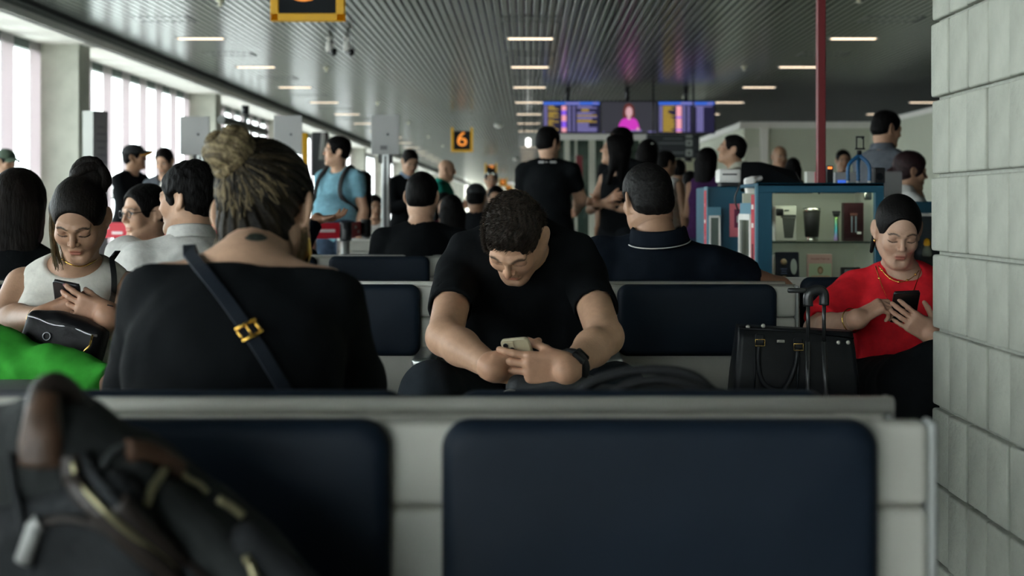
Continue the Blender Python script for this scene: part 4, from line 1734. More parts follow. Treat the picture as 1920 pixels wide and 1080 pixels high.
bc = A(-.034, -.105, .070)      # centre of the bun in head coordinates
knot = A(-.026, -.088, .055)
hp = [E((0, -.016, .034), (.084, .108, .094)), E((0, -.058, -.046), (.066, .052, .068), .03),
      E((-.072, .005, -.045), (.012, .02, .05), .02),
      E((0, .118, -.045), (.094, .078, .110), .012, 's'), E((0, .09, -.09), (.1, .10, .090), .012, 's'),
      E((.083, -.004, -.020), (.022, .030, .040), .010, 's'), E((-.083, -.004, -.022), (.020, .026, .036), .010, 's'),
      E((0, -.050, -.167), (.10, .09, .055), .02, 's')]


def flow_post(p):
    q = (p - bun['Hd']) @ Mh / hs
    a = q - knot
    ph = np.arctan2(a[..., 0], -a[..., 2] + .0 * a[..., 1])
    return .0018 * np.sin(ph * 34 + 3 * np.sin(q[..., 1] * 20)) + .0012 * np.sin(ph * 71)


V, Q = sdf_mesh(hp, .0032, bun['Hd'], Mh, flow_post)
lc = (V - bun['Hd']) @ Mh / hs
a = lc - knot
ph = np.arctan2(a[:, 0], -a[:, 2])
rad_ = np.linalg.norm(a, axis=1)
c1 = strand_cols(V, ph * .42 + .05 * np.sin(rad_ * 40), (.006, .0048, .0035), (.165, .125, .066), .72, .6)
fade = np.clip(1.25 - rad_ / .14, .12, 1)[:, None]
c1 = np.array((.006, .0048, .0035)) * (1 - fade) + c1 * fade
put('hair', np_mesh(V, Q, c1), HAIRC, bun['root'])
hairV, hairQ = V.copy(), Q.copy()


def smooth_pts(p, it=3):
    p = np.array(p)
    for _ in range(it):
        p[1:-1] = (p[:-2] + 2 * p[1:-1] + p[2:]) / 4
    return list(p)



# the bun: a wound coil of thick locks around a core
def loop(r0, r1, z, ph0, turns, wob_, n=26):
    pts = []
    ax = nrm(bc - knot)
    e1 = nrm(np.cross(ax, A(0, 0, 1)))
    e2 = np.cross(ax, e1)
    for i in range(n):
        t = i / (n - 1)
        an = ph0 + turns * 2 * math.pi * t
        r = r0 + (r1 - r0) * t
        pts.append(W(*(bc + ax * (z + wob_ * math.sin(an * 2 + ph0)) + e1 * r * math.cos(an) + e2 * r * math.sin(an))))
    return pts


prims = [E(tuple(bc), (.035, .033, .035)), cap(W(*knot), W(*bc), .034 * hs, .032 * hs, .02)]
coils = [loop(.027, .031, .011, .4, 1.0, .008), loop(.030, .027, -.012, 2.2, 1.0, .007), loop(.020, .017, .027, 1.2, .9, .006), loop(.034, .024, .0, 4.0, .8, .009)]
for cc, r in zip(coils, (.016, .0155, .0150, .013)):
    for p, q in zip(cc, cc[1:]):
        prims.append(cap(p, q, r * hs, r * hs, .004))


def bun_post(p):
    q = (p - bun['Hd']) @ Mh / hs - bc
    an = np.arctan2(q[..., 1], q[..., 0])
    rr = np.sqrt((q ** 2).sum(-1))
    return .0013 * np.sin(rr * 1100 + an * 3) + .0012 * np.sin(q[..., 2] * 800 + an * 5)


V, Q = sdf_mesh(prims, .0030, bun['Hd'], Mh, bun_post)
lc = (V - bun['Hd']) @ Mh / hs - bc
an = np.arctan2(lc[:, 1], lc[:, 0])
u = np.linalg.norm(lc, axis=1) * 26 + an * .25 + lc[:, 2] * 12
c1 = strand_cols(V, u, (.035, .026, .015), (.46, .36, .20), .50, 1.1)
put('hair_bun', np_mesh(V, Q, c1), HAIRC, bun['root'])
# loose strands from the nape and the temples up to the knot, and wisps
from mathutils.bvhtree import BVHTree
htree = BVHTree.FromPolygons([Vector(v) for v in hairV], hairQ.tolist())
rs_ = np.random.RandomState(11)
for nm, cnt, mm in (('hair_strands', 150, mat('hair_blond', (.15, .115, .062), rough=.5, noise=.5, nscale=25, spec=.15)),
                    ('hair_strands', 260, mat('hair_umber', (.010, .0078, .005), rough=.5, noise=.5, nscale=25, spec=.15))):
    bm = bmesh.new()
    for i in range(cnt):
        th = rs_.normal(0, .75) if nm and cnt < 200 else rs_.uniform(-2., 2.)
        st = A(.088 * math.sin(th), -.012 - .104 * abs(math.cos(th * .75)), -.060 + .07 * abs(math.sin(th)) ** 2 + rs_.uniform(-.01, .02))
        t0 = rs_.uniform(0, .5)
        t1 = min(1., t0 + rs_.uniform(.35, 1.))
        en = knot + rs_.normal(0, .012, 3)
        pts = []
        for k in range(12):
            t = t0 + (t1 - t0) * k / 11
            q = st * (1 - t) + en * t + A(.010 * math.sin(3 * t + i), 0, 0) * math.sin(math.pi * t)
            h, n_, _, _ = htree.find_nearest(Vector(W(*q)))
            pts.append(np.array(h) + np.array(n_) * (.0012 if t < .97 else 0))
        tube(bm, smooth_pts(pts), [.0005] + [.0013] * 10 + [.0005], 4)
    put(nm, bm_mesh(bm), mm, bun['root'])['kind'] = 'stuff'
bm = bmesh.new()
for i in range(60):
    sd = rs_.choice((-1, 1))
    p0 = A(sd * (.070 + .012 * rs_.rand()), -.02 + .02 * rs_.rand(), -.03 - .02 * rs_.rand())
    pts = spline([W(*p0), W(*(p0 + A(sd * .006 * rs_.rand(), -.010 * rs_.rand(), -.035))), W(*(p0 + A(-sd * .01 * rs_.rand(), -.012 * rs_.rand(), -.075 - .03 * rs_.rand())))], 4)
    tube(bm, pts, .0007, 3)
put('hair_wisps', bm_mesh(bm), MATS['hair_blond'], bun['root'])['kind'] = 'stuff'
# gold drop earring
ec = W(.078, -.004, -.047)
tb('gold_earring', [ec, ec + A(.002, 0, -.012), ec + A(.003, 0, -.034), ec + A(.0, 0, -.050)], [.002, .0055, .0065, .004], GOLD, bun['root'], 10)
tb('gold_earring', [W(-.080, -.004, -.047) + A(0, 0, -.012 * k) for k in range(4)], [.002, .005, .006, .003], GOLD, bun['root'], 8)


def on_back(px, py, dguess, lift=.004, obj=None):
    """where the sight line through (px, py) meets her back"""
    d = Vector((P(px, py, 1.0) - A(0, 0, CAMZ))).normalized()
    return d


# crossbody strap: laid on her back along its line in the photograph
def lay(root, line, lift, names=('shirt', 'body')):
    bpy.context.view_layer.update()
    from mathutils.bvhtree import BVHTree
    vs, fs = [], []
    for ch in root.children:
        if ch.name.split('.')[0] in names:
            o = len(vs)
            mw = ch.matrix_world
            vs += [mw @ v.co for v in ch.data.vertices]
            fs += [[i + o for i in p.vertices] for p in ch.data.polygons]
    tr = BVHTree.FromPolygons(vs, fs)
    out = []
    for (px, py) in line:
        d = Vector(nrm(P(px, py, 1.0) - A(0, 0, CAMZ)))
        h, n_, i_, ds = tr.ray_cast(Vector((0, 0, CAMZ)), d)
        if h is not None:
            nn = np.array(n_)
            if nn @ np.array(d) > 0:
                nn = -nn
            out.append((np.array(h) + nn * lift, nn))
    return out


def ribbon(pts, w, th, closed=False):
    """a flat strap lying on a surface: pts = [(point, normal)]"""
    bm = bmesh.new()
    rows = []
    m = len(pts)
    for i, (p, n) in enumerate(pts):
        tdir = nrm(pts[min(i + 1, m - 1)][0] - pts[max(i - 1, 0)][0])
        sd = nrm(np.cross(tdir, n))
        rows.append([bm.verts.new(p + sd * a * w / 2 + nrm(n) * b) for (a, b) in ((-1, 0), (-1, th * .8), (-.9, th), (.9, th), (1, th * .8), (1, 0))])
    for a, b in zip(rows, rows[1:]):
        for k in range(6):
            bm.faces.new((a[k], a[(k + 1) % 6], b[(k + 1) % 6], b[k]))
    bm.faces.new(rows[0][::-1])
    bm.faces.new(rows[-1])
    return bm_mesh(bm)


def smooth_path(pts, it=6):
    P_ = np.array([p for p, n in pts])
    N_ = np.array([n for p, n in pts])
    for _ in range(it):
        P_[1:-1] = (P_[:-2] + 2 * P_[1:-1] + P_[2:]) / 4
        N_[1:-1] = (N_[:-2] + 2 * N_[1:-1] + N_[2:]) / 4
    return list(zip(P_, N_))


pts_ = [(480 + 21 * rr_ * math.cos(an_), 447.5 + (5.5 + (3.5 if math.sin(an_) < -.6 else 0)) * rr_ * math.sin(an_)) for rr_ in (0.001, .5, 1.) for an_ in [2 * math.pi * k / 20 for k in range(20)]]
tp_ = lay(bun['root'], pts_, .0012)
if len(tp_) == 60:
    bm = bmesh.new()
    vv = [bm.verts.new(p) for p, n in tp_]
    for r_ in range(2):
        for k in range(20):
            bm.faces.new((vv[r_ * 20 + k], vv[r_ * 20 + (k + 1) % 20], vv[r_ * 20 + 20 + (k + 1) % 20], vv[r_ * 20 + 20 + k]))
    put('tattoo', bm_mesh(bm), mat('tattoo_ink', (.045, .055, .045), rough=.5, noise=.5, nscale=160), bun['root'])

LEATH = mat('black_leather', (.010, .011, .013), rough=.42, bump=.12, bscale=120, noise=.15, nscale=30, spec=.4)
STRAPM = mat('strap_navy', (.012, .016, .023), spec=.2, rough=.6, bump=.1, bscale=150)
line = [(347 + (535 - 347) * t + 6 * math.sin(t * 3.1), 470 + (738 - 470) * t - 6 * math.sin(t * 3.1)) for t in [i / 40 for i in range(41)]]
pl = smooth_path(lay(bun['root'], line, .004))
top = pl[0]
pl = [(top[0] + A(-.012, .09, -.02), A(0, 0, 1)), (top[0] + A(-.010, .04, .012), A(0, -.3, 1))] + pl
strap = put('crossbody_strap', ribbon(pl, .0205, .0035), STRAPM)
tag(strap, 'narrow dark crossbody strap with a gold buckle on the bun woman in black', 'strap')
ib = min(range(len(pl) - 4), key=lambda i: abs(388 - (pl[i][0][2] - CAMZ) / pl[i][0][1] * FPX - 620))
p0, n0 = pl[ib]
p1, _ = pl[ib + 3]
td = nrm(p1 - p0)
sd = nrm(np.cross(td, n0))
bm = bmesh.new()
for a in (-1, 1):
    tube(bm, [p0 + sd * .0145 * a - td * .0110 + n0 * .007, p0 + sd * .0145 * a + td * .0110 + n0 * .007], .0026, 6)
    tube(bm, [p0 - sd * .0170 + td * .0105 * a + n0 * .007, p0 + sd * .0170 + td * .0105 * a + n0 * .007], .0030, 6)
tube(bm, [p0 + td * .012 + n0 * .008, p0 - td * .012 + n0 * .009], .0020, 6)
put('gold_buckle', bm_mesh(bm), mat('buckle_gold', (.80, .47, .10), rough=.25, metal=.9), strap)

# ---- man in the navy polo, leaning back on the far bench
po_N = P(1236, 456, 4.64)
po_Hd = P(1212, 372, 4.70)


polo = person('person', 'man in a navy polo with white collar piping, one arm along the bench back', A(.42, 4.86, .55), po_N, po_Hd, 8, (-20, 4, 4), s=1.04, hs=.895, g=1.08, tone='mid', hair='none',
              arms=('lap', 'hang'), elbow=dict(L=P(1128, 600, 4.75), R=P(1462, 548, 4.74)), wrist=dict(L=A(.24, 5.0, .66), R=P(1530, 630, 4.90)),
              legs='sit', tops=(dict(m=NAVY, sleeve=.52, t=.013, neck='collar', piping=True, res=.0075, wrinkle=.004, st=.014, hem=-.03),), pants=dict(m=JEANS, res=.012),
              neckr=.061, shw=1.04, armg=1.05, stubble=.4, **dict(HRES, res=.008))
W, Mh, hs = polo['W'], polo['Mh'], polo['hs']
hp = [E((0, -.016, .032), (.085, .108, .094)), E((0, -.058, -.025), (.074, .060, .055), .03),
      E((0, .110, -.045), (.094, .078, .110), .012, 's'), E((0, .09, -.09), (.1, .098, .090), .012, 's'),
      E((.082, -.004, -.016), (.020, .028, .040), .010, 's'), E((-.082, -.004, -.016), (.020, .028, .040), .010, 's'),
      E((0, -.055, -.130), (.10, .09, .060), .02, 's')]
V, Q = sdf_mesh(hp, .003, polo['Hd'], Mh, lambda p: .0007 * wob(p, 170) + .0006 * wob(p, 300, 2))
lc = (V - polo['Hd']) @ Mh
put('hair', np_mesh(V, Q, strand_cols(V, lc[:, 0] * 7 + lc[:, 2] * 8 + .3 * wob(lc, 40), (.006, .0055, .0055), (.034, .032, .030), .72, fine=2.)), HAIRC, polo['root'])

# ---- woman in the ivory tank top and green trousers
wt_N = P(143, 496, 4.03)
wt_Hd = P(149, 408, 3.88)
wt_RW, wt_LW = P(80, 600, 3.72), P(204, 594, 3.69)
tank = person('person', 'woman in an ivory ribbed tank top and green trousers, legs crossed, reading her phone', A(-1.30, 4.10, .555), wt_N, wt_Hd, 176, (178, 36, 2), s=.98, hs=.90, g=1.08, fem=True, tone=(.40, .232, .150), brow=1., lash=1.5, hair='none',
              arms=('phone', 'phone'), elbow=dict(R=P(8, 606, 3.95), L=P(244, 616, 3.92)), wrist=dict(R=wt_RW, L=wt_LW),
              handd=dict(R=dict(d=A(.92, .0, .30), n=A(.1, .95, .2), curl=(.5, .6, .65, .7), thumb=(.35, .85, .5), nail=(.17, .05, .06)),
                         L=dict(d=A(-.93, .0, .34), n=A(.1, .95, .1), curl=(.18, .25, .32, .38), thumb=(.30, .85, .5), spread=.10, nail=(.17, .05, .06))),
              legs='sit', knees=dict(R=A(-1.50, 3.66, .752), L=A(-1.08, 3.62, .58)), ankles=dict(R=P(203, 722, 3.46), L=A(-1.06, 3.72, .10)), feetd=dict(R=A(.85, -.25, .05)),
              tops=(dict(m=IVORY, sleeve=0, t=.010, neck='scoop', scoop=.55, hem=.0, name='tank_top', res=.0065, wrinkle=.001, drape=0),),
              pants=dict(m=GREEN, folds=lambda p, Kn, An: .0042 * np.sin((p[..., 2] * .8 - p[..., 1] * .6 + (p[..., 0] + 1.3) * .35) * 118 + 1.5 * np.sin(p[..., 0] * 14)) * np.clip((p[..., 2] - .50) * 12, 0, 1), t=.02, loose=.006, flare=-.016, res=.0075, wrinkle=.010), shoe=None, closed=True, bust=1.05, armg=1.28, full=1.06, neckr=.050, **HRES)
W, Mh, hs = tank['W'], tank['Mh'], tank['hs']
bcn = (-.028, -.085, .095)
hp = [E((0, -.016, .034), (.083, .106, .093)), E((0, -.058, -.025), (.068, .058, .052), .03),
      E((0, .116, -.022), (.082, .084, .108), .010, 's'), E((0, .09, -.09), (.1, .10, .090), .012, 's'),
      E((0, -.055, -.125), (.10, .09, .060), .02, 's'), E(bcn, (.050, .046, .046), .015)]
hp += [cap(W(.075, -.005, .03), W(.083, .012, -.05), .012, .009, .02), cap(W(.083, .012, -.05), W(.086, .03, -.13), .009, .004, .01)]
V, Q = sdf_mesh(hp, .003, tank['Hd'], Mh, lambda p: .0004 * np.sin(((p - tank['Hd']) @ Mh)[..., 0] * 900) + .0005 * wob(p, 90))
lc = (V - tank['Hd']) @ Mh / hs
c1 = strand_cols(V, lc[:, 0] * 6 + .2 * np.sin(lc[:, 2] * 30), (.006, .005, .0045), (.024, .018, .014), .75, fine=2)
w = np.clip((lc[:, 0] - .066) * 60, 0, 1)[:, None] * np.clip((.03 - lc[:, 2]) * 30, 0, 1)[:, None]
c1 = c1 * (1 - w) + np.array((.20, .135, .07)) * w
put('hair', np_mesh(V, Q, c1), HAIRC, tank['root'])
bm = bmesh.new()
for i, (r0, off_) in enumerate(((.044, .012), (.036, -.02), (.048, -.004))):
    pts = [W(bcn[0] + r0 * math.cos(a) * (1 if i != 1 else .8), bcn[1] + off_ + .012 * math.sin(a * 2 + i), bcn[2] + r0 * math.sin(a)) for a in [2 * math.pi * k / 20 for k in range(20)]]
    tube(bm, pts, .016, 8, True)
put('hair_coil', bm_mesh(bm), HAIRD, tank['root'])
# loose lock of lighter hair at her temple
bm = bmesh.new()
for i in range(46):
    j = rs_.normal(0, .004, 3)
    pts = spline([W(*(A(.070, .01, .055) + j)), W(*(A(.084, .014, -.01) + j * 1.2)), W(*(A(.087, .022, -.09) + j * 1.8)), W(*(A(.082, .035, -.165) + j * 2.4))], 4)
    tube(bm, pts, .0009, 3)
put('hair_lock', bm_mesh(bm), MATS['hair_blond'], tank['root'])['kind'] = 'stuff'


def necklace(info, line, r, name='gold_necklace', beads=0, lift=.003, names=('shirt', 'body', 'tank_top')):
    pts = smooth_path(lay(info['root'], line, lift, names), 4)
    if len(pts) < 3:
        return
    bm = bmesh.new()
    tube(bm, [p for p, n in pts], r, 6)
    if beads:
        for i in range(2, len(pts) - 1, beads):
            lathe(bm, [(.001, -.0045), (.004, -.002), (.0046, 0), (.004, .002), (.001, .0045)], 8, pts[i][0])
    return put(name, bm_mesh(bm), GOLD, info['root'])


def arc(x0, y0, x1, y1, sag, n=24):
    return [(x0 + (x1 - x0) * t, y0 + (y1 - y0) * t + sag * 4 * t * (1 - t)) for t in [i / n for i in range(n + 1)]]


necklace(tank, arc(106, 474, 196, 470, 26), .0022)


def bracelet(info, q, back, rad, r, name='gold_bracelet'):
    wd_ = nrm(info['Wr'][q] - info['El'][q])
    c = info['Wr'][q] - wd_ * back
    e1 = nrm(np.cross(wd_, A(0, .3, 1)))
    e2 = np.cross(wd_, e1)
    pts = [c + (e1 * math.cos(a) + e2 * math.sin(a)) * rad + wd_ * .008 * math.cos(a) for a in [2 * math.pi * i / 28 for i in range(28)]]
    return tb(name, pts, r, GOLD, info['root'], 6, True)


bracelet(tank, 'R', .030, .0345, .0013)
bracelet(tank, 'L', .020, .0345, .0013)
# sandal straps on the crossed foot
fx = tank['An']['R']
fd = nrm(A(.85, -.25, .05))
bm = bmesh.new()
for i in range(6):
    c = fx + A(0, 0, -.045) + fd * (-.035 + .022 * i)
    pts = [c + (np.cross(fd, A(0, 0, 1)) * math.cos(a) * .040 + A(0, 0, 1) * math.sin(a) * .042) + fd * (.02 if i % 2 else -.02) * math.cos(a) for a in [2 * math.pi * k / 18 for k in range(18)]]
    tube(bm, pts, .0042, 6, True)
sole = fx + A(0, 0, -.088) + fd * .06
put('sandal', bm_mesh(bm), mat('sandal_metallic', (.45, .30, .27), rough=.3, metal=.6), tank['root'])
phone('phone', 'dark phone with a silver edge held by the woman in the ivory tank top', P(128, 563, 3.757), A(.97, .02, -.2), A(.10, -.62, .60), mat('phone_silver', (.06, .06, .065), rough=.3, metal=.6), lenses=False)
# black quilted handbag on her lap, with its strap over her shoulder
bagc = P(122, 634, 3.66)
hb = thing('handbag', 'small black patent handbag on the lap of the woman in green trousers', 'handbag', bagc)
Mb = headm(4, 8, -14)
PAT = mat('black_patent', (.007, .007, .008), rough=.4, bump=.25, bscale=30, spec=.12)
sdf_obj('body', [rbox(bagc, A(.105, .040, .052), Mb, .022, .01), ell(bagc + Mb @ A(.0, 0, .035), A(.085, .036, .03), Mb, .02)], .005, PAT, hb, lambda p: .002 * wob(p, 60))
bm = bmesh.new()
tube(bm, [bagc + Mb @ A(x, -.040, .030 + .003 * math.sin(x * 60)) for x in np.linspace(-.095, .095, 14)], .0035, 6)
put('zipper', bm_mesh(bm), mat('zip_silver', (.35, .35, .36), rough=.35, metal=.8), hb)
tb('zip_pull', [bagc + Mb @ A(.085, -.045, .028), bagc + Mb @ A(.090, -.055, .0), bagc + Mb @ A(.070, -.058, -.035)], .003, GOLD, hb, 6)
tb('ring', [bagc + Mb @ A(-.03 + .010 * math.cos(a), -.045, -.005 + .010 * math.sin(a)) for a in [2 * math.pi * i / 14 for i in range(14)]], .0016, mat('zip_silver'), hb, 5, True)
pl = lay(tank['root'], [(205 + 8 * math.sin(t * 3), 476 + 100 * t) for t in [i / 16 for i in range(17)]], .004, ('tank_top', 'body', 'shirt'))
if len(pl) > 4:
    pl = smooth_path(pl, 3)
    pl = [(pl[0][0] + A(.0, .06, .02), A(0, 0, 1))] + pl
    put('strap', ribbon(pl, .016, .003), LEATH, hb)

# ---- woman in the red top
rd_N = P(1690, 512, 4.58)
rd_Hd = P(1684, 431, 4.49)
rd_RW, rd_LW = P(1608, 598, 4.22), P(1750, 628, 4.165)
red = person('person', 'woman in a red top and gold necklaces using a black phone beside the block wall', A(1.20, 4.56, .53), rd_N, rd_Hd, 186, (184, 25, 2), s=.95, hs=.92, full=.95, brow=.95, lash=1.2, g=1.05, fem=True, tone=(.50, .31, .215), hair='none',
             arms=('phone', 'phone'), elbow=dict(R=P(1532, 618, 4.46), L=P(1800, 640, 4.44)), wrist=dict(R=rd_RW, L=rd_LW),
             handd=dict(R=dict(d=A(.80, -.15, .50), n=A(.45, .35, -.75), curl=(.55, .75, .8, .85), thumb=(.55, .75, .3)),
                        L=dict(d=A(-.80, -.05, .50), n=A(.25, .95, .1), curl=(.12, .16, .20, .24), thumb=(.7, .3, .7), spread=.07)),
             legs='sit', knees=dict(R=A(1.08, 4.02, .60), L=A(1.16, 3.98, .64)), ankles=dict(R=A(1.12, 3.98, .10), L=A(1.02, 3.92, .26)),
             tops=(dict(m=RED, sleeve=.86, t=.014, neck='crew', hem=.03, res=.0065, wrinkle=.003, st=.022),), pants=dict(m=BLACK, t=.02, loose=.01, res=.010, waist=.12), closed=True, bust=1.0, neckr=.049, armg=1.1, **HRES)
W, Mh, hs = red['W'], red['Mh'], red['hs']
hp = [E((0, -.016, .034), (.081, .105, .091)), E((0, -.058, -.025), (.070, .058, .052), .03),
      E((0, .116, -.020), (.080, .084, .110), .010, 's'), E((0, .09, -.09), (.1, .10, .090), .012, 's'),
      E((.086, -.002, -.024), (.020, .018, .030), .008, 's'),
      E((0, -.055, -.125), (.10, .09, .060), .02, 's'), cap(W(0, -.09, -.01), W(.03, -.11, -.12), .03, .02, .02),
      cap(W(.074, -.03, -.03), W(.082, -.02, -.10), .010, .006, .015)]
V, Q = sdf_mesh(hp, .003, red['Hd'], Mh, lambda p: .0003 * np.sin(((p - red['Hd']) @ Mh)[..., 0] * 800))
lc = (V - red['Hd']) @ Mh / hs
put('hair', np_mesh(V, Q, strand_cols(V, lc[:, 0] * 6, (.005, .0045, .0045), (.015, .013, .012), .75, fine=2)), HAIRC, red['root'])
necklace(red, arc(1648, 500, 1722, 508, 26), .0014, beads=5)
necklace(red, arc(1642, 500, 1726, 506, 78), .0014, beads=6)
bracelet(red, 'R', .035, .036, .0018)
tb('earring', [W(.079, -.004, -.040) + A(0, 0, -.006 * k) for k in range(3)], [.002, .004, .002], GOLD, red['root'], 8)
phone('phone', 'black phone held up by the woman in the red top', P(1696, 575, 4.20), A(1, -.1, .05), A(.26, -.72, .56), mat('phone_black', (.008, .008, .009), rough=.3), lenses=False, w=.076, h=.155)

# ------------------------------------------------------------------ luggage
# black tote on a cabin suitcase with its pull handle up
case = thing('cabin_suitcase', 'black cabin suitcase with its telescopic handle raised, under the black tote', 'suitcase', (.70, 3.92, 0))
CASEM = mat('case_black', (.012, .013, .015), rough=.5, noise=.2, nscale=60, bump=.1, bscale=200)
bx('shell', (.70, 3.93, .305), (.36, .22, .50), CASEM, case, .03, 4, smooth=True)
for q in (-1, 1):
    for w in (-1, 1):
        bm = bmesh.new()
        lathe(bm, [(.025, -.012), (.028, -.006), (.028, .006), (.025, .012)], 16, (.70 + q * .14, 3.93 + w * .08, .028), rot=rotm(0, 90))
        put('wheel', bm_mesh(bm), SHOE, case)
HANDM = mat('handle_black', (.014, .015, .016), rough=.3, spec=.5)
h1, h2 = P(1518, 560, 3.80), P(1545, 558, 3.80)
h1[0] -= .004
for hx, px in ((h1, 0), (h2, 1)):
    tb('handle_tube', [(hx[0] + .01 * px, 3.80, .50), (hx[0], 3.80, .74)], .0068, HANDM, case, 10)
    tb('handle_tube', [(hx[0], 3.80, .74), (hx[0], 3.80, hx[2])], .0052, HANDM, case, 10)
gp = [h1 + A(0, 0, -.020), h1 + A(.000, 0, .006), h1 + A(.007, 0, .018), (h1 + h2) / 2 + A(0, 0, .022), h2 + A(-.007, 0, .018), h2 + A(0, 0, .006), h2 + A(0, 0, -.020)]
tb('grip', spline(gp, 6), .0135, HANDM, case, 12)
bm = bmesh.new()
box(bm, h1 + A(-.03, 0, .022), (.05, .016, .013), .004, 2)
put('release_button', bm_mesh(bm, True), HANDM, case)

TOTE = mat('tote_leather', (.007, .0085, .011), rough=.42, noise=.15, nscale=50, bump=.04, bscale=260, spec=.28)
tl, tr = P(1384, 612, 3.93), P(1598, 628, 4.0)
bl, br = P(1373, 738, 3.93), P(1604, 738, 4.0)
tote = thing('tote_bag', 'structured black leather tote with two looped handles, on the cabin suitcase', 'bag', ((tl[0] + tr[0]) / 2, 3.97, .555))
zb, zt_ = .556, tl[2]
bm = bmesh.new()
secs = []
for z, ins, dep in ((zb, .012, .055), (zb + .012, .0, .068), (zb + .08, .002, .066), (zt_ - .03, .014, .045), (zt_, .016, .036)):
    f = (z - zb) / (zt_ - zb)
    xa_, xb_ = bl[0] + (tl[0] - bl[0]) * f + ins * .3, br[0] + (tr[0] - br[0]) * f - ins * .3
    ring = []
    n = 10
    for (sx, sy, a0) in ((1, 1, 0), (-1, 1, 90), (-1, -1, 180), (1, -1, 270)):
        for k in range(5):
            a = math.radians(a0 + 22.5 * k)
            r = .016
            cx = (xb_ - r if sx > 0 else xa_ + r) + r * math.cos(a)
            cy = sy * (dep - r) + r * math.sin(a)
            ring.append(bm.verts.new((cx, 3.99 + cy + .10 * (cx - .74) * .3, z - .018 * (cx - tl[0]) / .33 * f)))
    secs.append(ring)
for a, b in zip(secs, secs[1:]):
    for k in range(len(a)):
        bm.faces.new((a[k], a[(k + 1) % len(a)], b[(k + 1) % len(a)], b[k])).smooth = True
bm.faces.new(secs[0][::-1])
bm.faces.new(secs[-1])
put('body', bm_mesh(bm), TOTE, tote)
yf = 3.925
for sx_, nm in ((-1, 'near'), (1, 'far')):
    y = yf if sx_ < 0 else 4.045
    a, b = P(1424, 640, y), P(1496, 648, y)
    if sx_ < 0:
        pts = spline([a, a + A(-.004, -.004, -.06), a + A(.010, -.008, -.115), (a + b) / 2 + A(.0, -.012, -.128), b + A(-.03, -.010, -.105), b + A(-.008, -.006, -.055), b], 7)
    else:
        pts = spline([a, a + A(-.004, .004, -.06), a + A(.010, .008, -.105), (a + b) / 2 + A(.0, .010, -.12), b + A(-.03, .008, -.1), b + A(-.008, .006, -.055), b], 7)
    tb('handle', pts, .0075, TOTE, tote, 10)
    for c in (a, b):
        bm = bmesh.new()
        box(bm, c + A(0, -.004 if sx_ < 0 else .004, .006), (.024, .012, .030), .003, 1)
        put('handle_tab', bm_mesh(bm), TOTE, tote)
        pr = [c + A(-.013, -.010 if sx_ < 0 else .010, -.012), c + A(.013, -.010 if sx_ < 0 else .010, -.012), c + A(.013, -.010 if sx_ < 0 else .010, .006), c + A(-.013, -.010 if sx_ < 0 else .010, .006)]
        tb('gold_ring', pr, .0013, GOLD, tote, 6, True)
# name plate and studs, piping, top zip
pc = P(1464, 640, yf - .006)
bm = bmesh.new()
box(bm, pc, (.022, .003, .008), .001, 1)
plate = put('name_plate', bm_mesh(bm), mat('plate_silver', (.62, .60, .55), rough=.3, metal=.8), tote)
for k in (-1, 1):
    bx('plate_print', pc + A(0, -.002, k * .0016), (.014 - .004 * k, .0006, .0012), LENS, plate)
for (px, py) in ((1402, 613), (1431, 611), (1572, 642), (1590, 642)):
    c = P(px, py, 3.935 if px < 1500 else 3.93)
    bm = bmesh.new()
    lathe(bm, [(.0062, 0), (.006, .003), (.003, .0042)], 12, c, rot=rotm(90))
    put('stud', bm_mesh(bm), mat('plate_silver'), tote)
tb('piping', [tl + A(0, -.02, -.004), P(1500, 621, 3.93), tr + A(-.01, -.06, -.004)], .003, TOTE, tote, 6)
for px in (1416, 1497):
    tb('strap_seam', [P(px + 2, 650, yf - .004), P(px - 2, 736, yf - .016)], .0032, TOTE, tote, 6, flat=(A(0, 1, 0), .5))

# black backpack on the seat beside the woman with the bun: only its top shows over the bench
CANV = mat('canvas_black', (.010, .011, .012), rough=.75, noise=.25, nscale=50, bump=.25, bscale=160)
bp = thing('black_backpack', 'black backpack whose arched straps rise over the bench back beside the bun woman', 'backpack', (.17, 2.08, .44))
sdf_obj('body', [rbox(A(.17, 2.10, .64), A(.17, .09, .19), None, .06, .02), ell(A(.17, 2.06, .80), A(.13, .06, .04), None, .03)], .008, CANV, bp, lambda p: .003 * wob(p, 40))
s0 = 2.02
tb('strap', spline([P(1085, 737, s0), P(1112, 716, s0), P(1165, 699, s0), P(1225, 693, s0), P(1290, 702, s0), P(1335, 735, s0)], 6), .013, CANV, bp, 10, flat=(A(0, 0, 1), .55))
tb('strap', spline([P(1150, 737, s0 - .03), P(1190, 718, s0 - .03), P(1240, 712, s0 - .03), P(1290, 720, s0 - .03), P(1320, 738, s0 - .03)], 6), .012, CANV, bp, 10, flat=(A(0, 0, 1), .55))
# grey bag on the bench between the man's knees
gbag = thing('grey_bag', 'crumpled dark grey bag on the lap of the man in the black tee', 'bag', (0, 3.36, .60))
sdf_obj('body', [rbox(A(.055, 3.38, .668), A(.105, .075, .032), headm(0, 0, -6), .028, .02), ell(A(.09, 3.34, .690), A(.07, .05, .022), None, .02)], .006,
        mat('bag_grey', (.035, .038, .040), rough=.7, noise=.2, nscale=40, bump=.3, bscale=60), gbag, lambda p: .004 * wob(p, 45))
tb('zip_pull', [P(944, 735, 3.27), P(955, 731, 3.27), P(966, 733, 3.27)], .003, mat('plate_silver'), gbag, 6)
